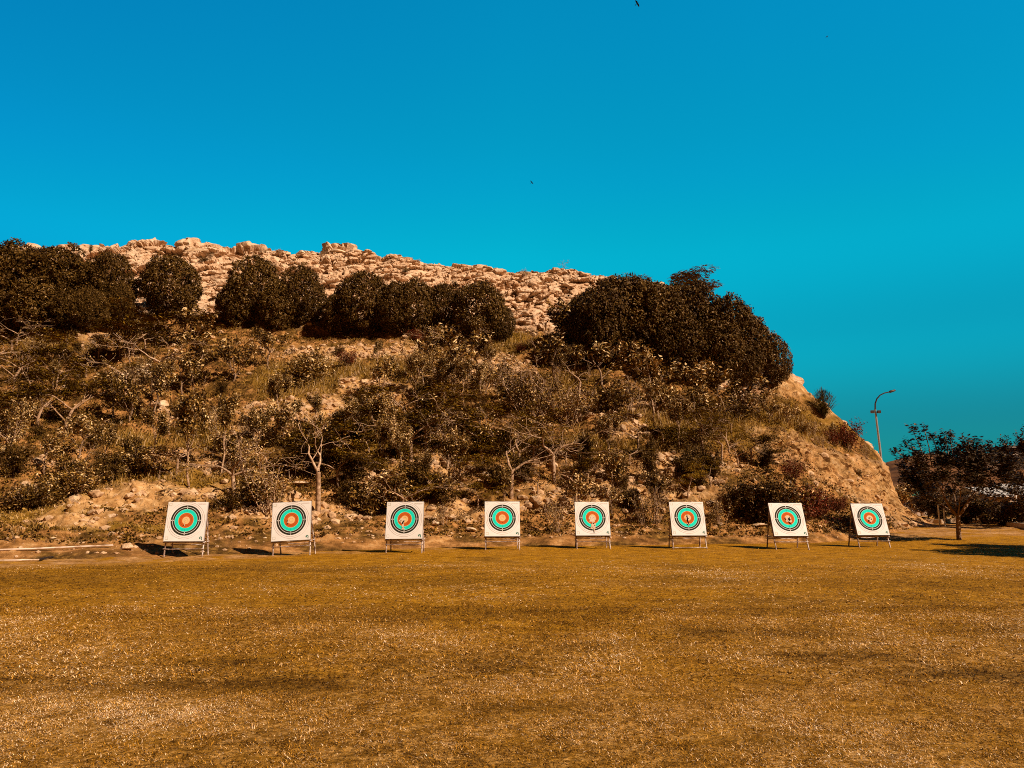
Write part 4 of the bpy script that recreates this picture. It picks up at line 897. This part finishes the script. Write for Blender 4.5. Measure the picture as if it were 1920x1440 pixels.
def make_target(ti, px, py, label, yaw=0.0, roll=0.0, bar=.32):
    global LV, NV
    ln = math.radians(LEANS[ti]); LV = Vector((0, math.sin(ln), math.cos(ln))); NV = Vector((0, -math.cos(ln), math.sin(ln)))
    rg = np.random.default_rng(900 + ti); p = on_ground(px, py)
    o = empty('archery_target', (p.x, p.y, p.z - .01), yaw); o.rotation_euler = (0, roll, yaw)
    tag(o, label, 'archery target', 'archery targets in a row on the lawn edge')
    # butt of compressed foam, resting on the ledge bar
    mb = MB(); V = [on_board(a, b, n) for n in (.035, .135) for a, b in ((-BW, -BW), (BW, -BW), (BW, BW), (-BW, BW))]
    mb.add(V, [[0, 1, 5, 4], [1, 2, 6, 5], [2, 3, 7, 6], [3, 0, 4, 7], [3, 2, 1, 0], [4, 5, 6, 7]])
    butt = mb.build('butt', M['foam'], o)
    f = MB(); k = BW - .004
    # slightly wavy paper sheet
    n0 = .139; g_ = np.linspace(-k, k, 9); V = [on_board(a, b, n0) for b in g_ for a in g_]
    f.add(V, [[i * 9 + j, i * 9 + j + 1, (i + 1) * 9 + j + 1, (i + 1) * 9 + j] for i in range(8) for j in range(8)], 0)
    # paper wrapped over the edges
    for s_ in (-1, 1):
        f.add([on_board(s_ * (BW + .003), -k, n0), on_board(s_ * (BW + .003), k, n0), on_board(s_ * (BW + .003), k, n0 - .03), on_board(s_ * (BW + .003), -k, n0 - .03)], [[0, 1, 2, 3]], 0)
    f.add([on_board(-k, BW + .003, n0), on_board(k, BW + .003, n0), on_board(k, BW + .003, n0 - .10), on_board(-k, BW + .003, n0 - .10)], [[0, 1, 2, 3]], 0)
    cx, cy = 0.0, .035
    Rr = .0615; n1 = n0 + .003
    disc(f, cx, cy, 0, 2 * Rr, n1, 4); disc(f, cx, cy, 2 * Rr, 4 * Rr, n1, 3); disc(f, cx, cy, 4 * Rr, 6 * Rr, n1, 2); disc(f, cx, cy, 6 * Rr, 8.05 * Rr, n1, 1)
    n2 = n1 + .0015
    disc(f, cx, cy, Rr - .002, Rr + .001, n2, 5, 40); disc(f, cx, cy, 3 * Rr - .002, 3 * Rr + .001, n2, 5, 48); disc(f, cx, cy, 5 * Rr - .002, 5 * Rr + .001, n2, 5)
    disc(f, cx, cy, 7 * Rr - .008, 7 * Rr + .006, n2, 7); disc(f, cx, cy, 4 * Rr - .003, 4 * Rr + .005, n2, 4); disc(f, cx, cy, 6 * Rr - .004, 6 * Rr + .002, n2, 7)
    disc(f, cx, cy, 8.85 * Rr, 8.85 * Rr + .006, n2, 6); 
    disc(f, cx, cy, 9.75 * Rr, 9.75 * Rr + .006, n2, 6)
    for a in range(4):                       # score ticks across the dark rings
        ca, sa = round(math.cos(a * math.pi / 2)), round(math.sin(a * math.pi / 2)); n3 = n2 + .0015
        for q in (6.45, 7.55): rect(f, cx + ca * q * Rr - .011, cx + ca * q * Rr + .011, cy + sa * q * Rr - .016, cy + sa * q * Rr + .016, n3, 7)
    rect(f, cx - .003, cx + .003, cy + 4.4 * Rr, cy + 5.8 * Rr, n2 + .0015, 5); rect(f, cx - .003, cx + .003, cy - 5.8 * Rr, cy - 4.4 * Rr, n2 + .0015, 5)
    # corner marks: square outlines on the left, small lines of print top right, round emblem bottom right
    for sx_, sy2 in ((-.56, .56), (-.55, -.54)):
        for a in ((-.045, .045, .038, .045), (-.045, .045, -.045, -.038), (-.045, -.038, -.038, .038), (.038, .045, -.038, .038)): rect(f, sx_ + a[0], sx_ + a[1], sy2 + a[2], sy2 + a[3], n1, 9)
    x_ = .32
    while x_ < .59:
        w_ = rg.uniform(.012, .035); rect(f, x_, min(x_ + w_, .6), .575, .587, n1, 6 if rg.random() < .5 else 9); x_ += w_ + .008
    x_ = .36
    while x_ < .59:
        w_ = rg.uniform(.01, .03); rect(f, x_, min(x_ + w_, .6), .552, .560, n1, 6); x_ += w_ + .008
    disc(f, .545, -.535, .026, .048, n1, 8, 20, -.6, 3.9); ragged(f, .525, -.545, .028, .018, n1 + .0015, 8, rg, .4, 9); ragged(f, .578, -.575, .014, .026, n1 + .003, 8, rg, .3, 8)
    for i, (mi, a, b, rx, ry, rot) in enumerate(WEAR[ti]): ragged(f, cx + a, cy + b, rx, ry, n2 + .004 + .0015 * i, mi, rg, rot)
    f.build('target_face', FM, butt)
    # easel
    def stick(name, a, b, rad=.025):
        m_ = MB(); a, b = Vector(a), Vector(b); k_ = 6; pts = [a.lerp(b, i / k_) + Vector(rg.normal(0, .003, 3)) for i in range(k_ + 1)]
        m_.tube(pts, [rad * rg.uniform(.88, 1.1) for _ in pts], 8); m_.build(name, M['pole_paint'], o, smooth=True)
    for s_ in (-1, 1):
        stick('leg', Vector((s_ * .615, 0, -.02)), Vector((s_ * .60, 0, 0)) + LV * 1.55)
    top = LV * 1.50 + Vector((0, .03, 0)); RF = [.62, .85, .68, .72, .80, .85, .95, .95][ti]
    for s_ in (-1, 1):
        stick('rear_leg', Vector((s_ * .585, RF, -.02)), Vector((s_ * .565, top.y + .035, top.z)))
        stick('side_brace', Vector((s_ * .645, LV.y * .46 - .03, LV.z * .46 + .0)), Vector((s_ * .63, RF - (RF - top.y) * .34 + .03, .47)), .015)
    stick('crossbar', (-.66, -.03 + LV.y * bar, bar), (.66, -.03 + LV.y * bar, bar), .015)
    stick('ledge_bar', Vector((-.67, 0, 0)) + LV * (B0 - .028) + NV * .05, Vector((.67, 0, 0)) + LV * (B0 - .028) + NV * .05, .02)
    stick('rear_crossbar', (-.62, RF - (RF - top.y) * .25 + .03, .36), (.62, RF - (RF - top.y) * .25 + .03, .36), .014)
    return o
TL = [(343, 1043, 'leftmost archery target, a few small tears below the gold centre', .03, .0, .24), (546, 1041, 'second archery target from left, tilted, with dark cut at the left of the gold', .0, -.055, .30),
      (757, 1037, 'third archery target from left, black hole and torn strip below the gold', -.05, -.012, .30), (942, 1031, 'fourth archery target from left, with an almost untouched clean face', .05, .0, .30),
      (1113, 1029, 'fifth archery target from left, large ragged pale tear down to the black ring', .02, .0, .28), (1294, 1029, 'sixth archery target from left, tall narrow black slit through the gold', .03, .0, .05),
      (1486, 1030, 'seventh archery target from left, dark gouge right of the gold and slanting slash', .06, .0, .28), (1641, 1027, 'rightmost archery target, small dark holes at the left of the gold', .06, .0, .26)]
for i, a in enumerate(TL): make_target(i, *a)

# ------------------------------------------------------------------ right side: trees, hedge, lamp, kerb, far buildings
o = plant('rosette', 1798, 1013, 220, 1.05, v=0, rz=0.0, label='broad forked tree with dark bunched leaves standing right of the rightmost target')
o = plant('rosette', 1962, 1002, 200, .8, v=1, rz=1.0, label='dark broad tree cut off by the right edge of the photo')
plant('rosette', 1742, 990, 60, .9, v=1, label='small slim tree in the shade left of the broad forked tree')
plant('rosette', 0, 0, 260, 1.1, v=1, rz=2.0, loc=Vector((20.6, 25.6, 0)), label='tree past the right edge of the lawn whose shadow falls behind the rightmost target')
plant('rosette', 0, 0, 420, 1.0, v=0, rz=1.0, loc=Vector((25.5, 26.5, 0)), label='second tree past the right edge of the lawn whose shadow streaks the grass')
for i, (px, py, h, wf, lb) in enumerate(((1762, 992, 62, 1.35, 'dark hedge bush left of the broad forked tree'), (1812, 996, 60, 1.4, 'dark hedge bush behind the trunk of the broad forked tree'), (1848, 997, 56, 1.4, 'dark hedge bush just right of the broad forked trunk'), (1882, 999, 54, 1.5, 'dark hedge bush second from the right edge'), (1918, 1000, 56, 1.5, 'dark hedge bush at the right edge of the photo'))):
    plant('dark', px, py, h, wf, v=i, label=lb, group='hedge bushes by the path')
for q in PLANTS[-10:]:
    q['o']['label'] = q['label']
    if q['group']: q['o']['group'] = q['group']
    elif q['kind'] == 'rosette': q['o']['group'] = 'broad trees beside the lawn'

M['kerb'] = mat('pale_kerb', [(.3, (.42, .27, .15)), (.7, (.62, .45, .30))], noise=(2, 6), rough=.9)
mb = MB(); kpts = [(1690, 976), (1752, 982), (1775, 988), (1830, 993), (1890, 998), (1960, 1004), (2100, 1015)]
kp_ = [on_ground(*q) for q in kpts]
for a, b in zip(kp_[:-1], kp_[1:]):
    d = (b - a); L_ = d.length; d.normalize(); nrm_ = Vector((-d.y, d.x, 0)); mid = (a + b) / 2
    M4 = Matrix.Translation(mid) @ Matrix.Rotation(math.atan2(d.y, d.x), 4, 'Z'); mb.box((0, 0, .10), (L_ / 2 + .1, .45, .16), M4)
tag(mb.build('path_kerb', M['kerb']), 'low pale kerb along the foot of the dark hedge', 'kerb')

M['metal'] = mat('lamp_metal', [(.3, (.17, .15, .14)), (.7, (.32, .29, .27))], noise=(3, 4), rough=.5, spec=.4)
M['metal_dark'] = mat('lamp_metal_dark', color=(.035, .022, .018), rough=.5, spec=.4)
def street_lamp():
    D_ = 62.0; bx, by, bz = [float(v) for v in unproj(1658, 905, D_)]; tx, ty, tz = [float(v) for v in unproj(1641, 768, D_)]
    o = empty('street_lamp', (bx, by, bz)); tag(o, 'tall grey street lamp with curved arm behind the right shoulder of the hill', 'street lamp')
    T = Vector((tx - bx, 0, tz - bz)); m_ = MB(); m_.tube([Vector((0, 0, -1.5)) , T * .5, T], [.10, .085, .07], 10); m_.build('pole', M['metal'], o, smooth=True)
    arc = [T]
    for q in ((1641, 757), (1644, 748), (1650, 741), (1658, 737), (1667, 735)):
        a = unproj(q[0], q[1], D_); arc.append(Vector((float(a[0]) - bx, 0, float(a[2]) - bz)))
    m_ = MB(); m_.tube(arc, [.065, .06, .055, .05, .048, .045], 8); arm = m_.build('arm', M['metal_dark'], o, smooth=True)
    e = arc[-1]; a = unproj(1679, 731.5, D_); e2 = Vector((float(a[0]) - bx, 0, float(a[2]) - bz)); d = (e2 - e)
    m_ = MB(); m_.tube([e - d * .05, e + d * .2, e + d * .35, e + d * .9, e + d], [.05, .11, .10, .08, .04], 8); m_.build('lamp_head', M['metal_dark'], o, smooth=True)
    br = MB(); br.box((T.x, 0, T.z - .2), (.36, .05, .03)); br.build('bracket', M['metal_dark'], o)
    for s_ in (-1, 1):
        m_ = MB(); m_.box((T.x + s_ * .27 - .05, -.16, T.z - .2), (.12, .09, .11)); m_.build('floodlight', M['metal_dark'], o)
street_lamp()

# far hill and buildings beyond the lawn
fx, fy_, fz_ = [], [], []
FHr = [(1560, 905), (1640, 880), (1662, 864), (1690, 858), (1740, 853), (1790, 858), (1850, 872), (1920, 876), (2050, 880), (2300, 890), (2600, 905)]
FPX = np.linspace(1500, 2600, 160); FPY = np.interp(FPX, [q[0] for q in FHr], [q[1] for q in FHr])
rowsf = []
for f_ in np.linspace(0, 1, 40):
    d_ = 190 + 110 * f_; x_, y_, z_ = unproj(FPX, 950 + (FPY - 950) * f_ ** .9, d_); rowsf.append(np.stack([x_, y_, z_ - 1.5 * (1 - f_)], 1))
x_, y_, z_ = unproj(FPX, FPY, 300.0); rowsf.append(np.stack([x_ * 1.3, y_ + 90, z_ * .3], 1))
FV = np.array(rowsf); sh = FV.shape[:2]; FV = FV.reshape(-1, 3); FV[:, 2] += (fbm(FV * .06, 5, 71) - .5) * 3.0
nf = np.arange(len(FV)).reshape(sh); FF = np.stack([nf[:-1, :-1].ravel(), nf[:-1, 1:].ravel(), nf[1:, 1:].ravel(), nf[1:, :-1].ravel()], 1)
M['far'] = mat('far_hill_ground', [(.32, (.035, .016, .008)), (.46, (.11, .045, .018)), (.6, (.20, .085, .032)), (.74, (.38, .20, .10))], noise=(.16, 9, .75), rough=1, spec=.05)
tag(obj('far_hill', np_mesh('far_hill', FV, [FF], M['far'], smooth=True)), kind='structure')

M['wall_tan'] = mat('wall_tan', [(.3, (.24, .14, .085)), (.7, (.36, .23, .15))], noise=(.8, 5), rough=.95)
M['wall_pale'] = mat('wall_pale', [(.3, (.46, .34, .25)), (.7, (.60, .47, .37))], noise=(.6, 5), rough=.95)
M['roof_green'] = mat('roof_green', [(.3, (.07, .19, .10)), (.7, (.10, .26, .14))], noise=(.5, 4), rough=.7)
M['roof_white'] = mat('roof_white', color=(.78, .70, .62), rough=.7)
M['conc_dark'] = mat('concrete_dark', [(.3, (.05, .034, .026)), (.7, (.10, .07, .055))], noise=(1, 5), rough=.95)
M['window'] = mat('window_glass', color=(.02, .016, .014), rough=.15, spec=.5)
def shed(px0, px1, py_top, py_eave, D_, zg, wallm, roofm, label, corr=False, depth=9.0, nwin=3):
    x0, y0, zt = [float(v) for v in unproj(px0, py_top, D_ + depth * .5)]; x1 = float(unproj(px1, py_top, D_)[0]); ze = float(unproj(px0, py_eave, D_)[2]); x0 = float(unproj(px0, py_eave, D_)[0])
    o = empty('shed', ((x0 + x1) / 2, D_, zg)); tag(o, label, 'building'); hw = (x1 - x0) / 2; ze -= zg; zt -= zg
    m_ = MB(); m_.box((0, depth / 2, ze / 2 - .5), (hw - .3, depth / 2 - .3, ze / 2 + .48)); wl = m_.build('wall', wallm, o)
    for i in range(nwin):
        c_ = -hw + 2 * hw * (i + .5) / nwin; fr = MB(); fr.box((c_, .27, ze * .55), (.62, .03, .5)); wn = fr.build('window', M['wall_pale'], o); pn = MB(); pn.box((c_, .235, ze * .55), (.52, .015, .4)); pn.build('pane', M['window'], wn)
    m_ = MB(); nc_ = int(hw * 2 / .45) if corr else 8; xs_ = np.linspace(-hw, hw, nc_ * 2 + 1)
    V = []; 
    for j, (yy, zz) in enumerate(((-.4, ze + .02), (depth / 2, zt), (depth + .4, ze + .02))):
        for i, xx in enumerate(xs_): V.append((xx, yy, zz + (.12 * (i % 2) if corr else 0)))
    for j, (yy, zz) in enumerate(((depth + .4, ze - .1), (-.4, ze - .1))):
        for xx in xs_: V.append((xx, yy, zz))
    k = len(xs_); Fc = [[j * k + i, j * k + i + 1, ((j + 1) % 5) * k + i + 1, ((j + 1) % 5) * k + i] for j in range(5) for i in range(k - 1)]
    m_.add(V, Fc); m_.build('roof', roofm, o)
shed(1697, 1744, 917, 929, 120, .4, M['wall_tan'], M['roof_green'], 'low tan shed with green roof left of the broad forked tree')
shed(1852, 1902, 914, 930, 95, .4, M['wall_tan'], M['roof_white'], 'long shed with white corrugated roof seen over the hedge', True)
shed(1904, 1990, 908, 926, 105, .4, M['wall_tan'], M['roof_white'], 'pale shed with white corrugated roof at the right edge over the hedge', True)
def block(px0, px1, py0, py1, D_, zg, label, wallm, storeys, bays, depth=12, parapet=True):
    x0 = float(unproj(px0, py1, D_)[0]); x1 = float(unproj(px1, py1, D_)[0]); zt = float(unproj(px0, py0, D_)[2]); zb = float(unproj(px0, py1, D_)[2])
    o = empty('building', ((x0 + x1) / 2, D_, zb)); tag(o, label, 'building'); hw = (x1 - x0) / 2; H = zt - zb
    m_ = MB(); m_.box((0, depth / 2, H / 2 - 4), (hw, depth / 2, H / 2 + 4)); m_.build('wall', wallm, o)
    for s_ in range(storeys):
        sl = MB(); sl.box((0, -.5, H * (s_ + 1) / storeys + .05), (hw + .4, .48, .16)); sl.build('balcony_slab', M['wall_pale'], o)
        for b_ in range(bays):
            c_ = -hw + 2 * hw * (b_ + .5) / bays; wn = MB(); wn.box((c_, -.03, H * (s_ + .45) / storeys), (hw / bays * .62, .05, H / storeys * .3)); wn = wn.build('window', M['wall_pale'], o); pn = MB(); pn.box((c_, -.09, H * (s_ + .45) / storeys), (hw / bays * .52, .015, H / storeys * .25)); pn.build('pane', M['window'], wn)
    m_ = MB(); m_.box((0, depth / 2, H + .5), (hw * .97, depth / 2 * .97, .28)); m_.build('roof', M['conc_dark'], o)
block(1850, 1906, 853, 868, 288, 0, 'flat-roofed pale building with balconies on the far slope behind the broad tree', M['wall_tan'], 1, 5)
block(1892, 1960, 839, 853, 296, 0, 'dark concrete building standing highest at the right edge of the photo', M['conc_dark'], 1, 4)
# low pale wall far behind, thin posts
def wall(px0, px1, py0, py1, D_, label):
    x0, _, zt = [float(v) for v in unproj(px0, py0, D_)]; x1 = float(unproj(px1, py0, D_)[0]); zb = float(unproj(px0, py1, D_)[2])
    o = empty('garden_wall', ((x0 + x1) / 2, D_, zb - .6)); tag(o, label, 'wall'); hw = (x1 - x0) / 2; H = zt - zb + .6
    m_ = MB(); m_.box((0, 0, H / 2), (hw, .12, H / 2)); m_.build('wall_panel', M['wall_pale'], o)
    n_ = max(2, int(hw * 2 / 2.5)); 
    m_ = MB(); m_.box((0, 0, H + .06), (hw + .05, .18, .06)); m_.build('coping', M['wall_tan'], o)
    for i in range(n_ + 1):
        m_ = MB(); m_.box((-hw + 2 * hw * i / n_, -.16, H / 2), (.14, .05, H / 2 - .02)); m_.build('pier', M['wall_tan'], o)
wall(1715, 1742, 951, 962, 90, 'low pale wall below the green-roofed shed')
def post(px, py0, py1, D_, label, rad=.07):
    b = Vector([float(v) for v in unproj(px, py1, D_)]); H = float(unproj(px, py0, D_)[2]) - b.z
    o = empty('post', b); tag(o, label, 'post', 'posts behind the hedge'); m_ = MB(); m_.tube([(0, 0, -1), (0, 0, H * .5), (0, 0, H)], [rad, rad, rad * .9], 8); m_.build('shaft', M['roof_white'], o, smooth=True)
    m_ = MB(); m_.tube([(0, 0, H), (0, 0, H + .06)], [rad * 1.5, rad * 1.2], 8); m_.build('cap', M['metal'], o)
post(1905, 911, 940, 55, 'white post rising over the hedge in front of the corrugated roof'); post(1709, 905, 945, 85, 'thin pale post in front of the green-roofed shed', .05); post(1762, 948, 985, 46, 'pale thin post in the shade left of the broad forked tree', .045); post(1772, 955, 985, 46.5, 'second pale thin post in the shade, nearest the broad forked tree', .04)
# scrub trees between the hill nose and the shed
for i, (px, py, h, k_, wf, lb) in enumerate(((1712, 950, 40, 'young', 1.5, 'brownish bush below the green-roofed shed'), (1690, 945, 36, 'shrub', 1.5, 'brown shrub beyond the foot of the bare sandy cliff'), (1748, 950, 64, 'dark', 1.2, 'dark tall bush right of the green-roofed shed'), (1728, 960, 26, 'shrub', 1.6, 'low brown shrub beside the pale wall'))):
    x_, y_, z_ = unproj(px, py, 75.0); plant(k_, px, py, h, wf, loc=Vector((float(x_), 75.0, float(z_))), label=lb)['label'] = lb

# ------------------------------------------------------------------ small things by the lawn
M['pipe_white'] = mat('pipe_white', [(.32, (.40, .25, .15)), (.5, (.78, .60, .46))], noise=(2.5, 5), rough=.7); M['hose'] = mat('hose_black', color=(.012, .010, .010), rough=.5, spec=.4)
def pipe(pts, name, label, rad, m_name, black_tail=None):
    fine_ = []
    for a, b in zip(pts[:-1], pts[1:]):
        for i in range(6): fine_.append(place(a[0] + (b[0] - a[0]) * i / 6, a[1] + (b[1] - a[1]) * i / 6))
    zs = np.array([q.z for q in fine_]); zs = np.linspace(zs[:4].mean(), zs[-4:].mean(), len(zs)); ys_ = np.linspace(np.mean([q.y for q in fine_[:4]]), np.mean([q.y for q in fine_[-4:]]), len(zs))
    for q, z, y_ in zip(fine_, zs, ys_): q.x *= y_ / q.y; q.y = y_; q.z = z + rad + .03
    w_ = [fine_[0].copy()]
    m_ = MB(); m_.tube(fine_, [rad] * len(fine_), 8)
    if black_tail is None: tag(m_.build(name, M[m_name], smooth=True), label, 'pipe')
    else:
        o = empty(name, w_[0]); tag(o, label, 'pipe'); t_ = m_.build('tube', M[m_name], o, smooth=True); t_.location = -w_[0]
        q = fine_[-1]; e = place(*black_tail); h_ = MB(); h_.tube([q, q.lerp(Vector((e.x, e.y, q.z)), .5) + Vector((0, .06, .02)), Vector((e.x, e.y, q.z))], [rad * 1.5, rad * 1.3, rad * 1.3], 8); hb = h_.build('hose_end', M['hose'], o, smooth=True); hb.location = -w_[0]
pipe([(-60, 1043), (60, 1036), (140, 1032), (228, 1028)], 'water_pipe', 'long white pipe lying on the ground left of the tan boulder', .030, 'pipe_white')
pipe([(-60, 1060), (30, 1056), (82, 1052)], 'water_pipe', 'short pale pipe with black hose end near the left edge of the lawn', .022, 'pipe_white', (104, 1050))

M['feather'] = mat('bird_feathers', [(.3, (.008, .006, .006)), (.7, (.03, .022, .02))], noise=(6, 3), rough=.8)
def bird(px, py, D_, span, roll, label, yaw=0.3):
    x_, y_, z_ = [float(v) for v in unproj(px, py, D_)]; o = empty('bird', (x_, y_, z_)); tag(o, label, 'bird', 'birds soaring in the sky')
    m_ = MB(); s_ = span / 2
    m_.tube([(0, -.36 * s_, 0), (0, -.25 * s_, .01), (0, 0, .0), (0, .25 * s_, 0), (0, .42 * s_, .01)], [.02 * s_, .07 * s_, .11 * s_, .07 * s_, .02 * s_], 8)
    m_.add([(-.04 * s_, .38 * s_, .01), (.04 * s_, .38 * s_, .01), (.15 * s_, .72 * s_, .02), (-.15 * s_, .72 * s_, .02)], [[0, 1, 2, 3]])
    for q in (-1, 1):
        lead = [(0.06, -.16), (.35, -.25), (.62, -.20), (1.0, .05)]; trail = [(0.06, .20), (.35, .17), (.66, .16), (.98, .12)]
        for up_ in (.018, -.010):
            V = [(q * a * s_, b * s_, .03 * s_ + a * a * .14 * s_ + up_ * s_ * (1.2 - a)) for a, b in lead] + [(q * a * s_, b * s_, .03 * s_ + a * a * .14 * s_) for a, b in trail]
            m_.add(V, [[i, i + 1, i + 5, i + 4] for i in range(3)])
    b = m_.build('body', M['feather'], o, smooth=True); o.rotation_euler = (math.radians(-40), math.radians(roll), yaw)
bird(1195, 6.5, 70, .78, 55, 'dark bird with spread wings at the top edge of the sky', .4)
bird(1551, 68.5, 110, .62, -36, 'tiny distant bird high in the right part of the sky', .2)
bird(997, 342, 110, .72, 48, 'tiny distant bird gliding above the middle of the ridge', .2)
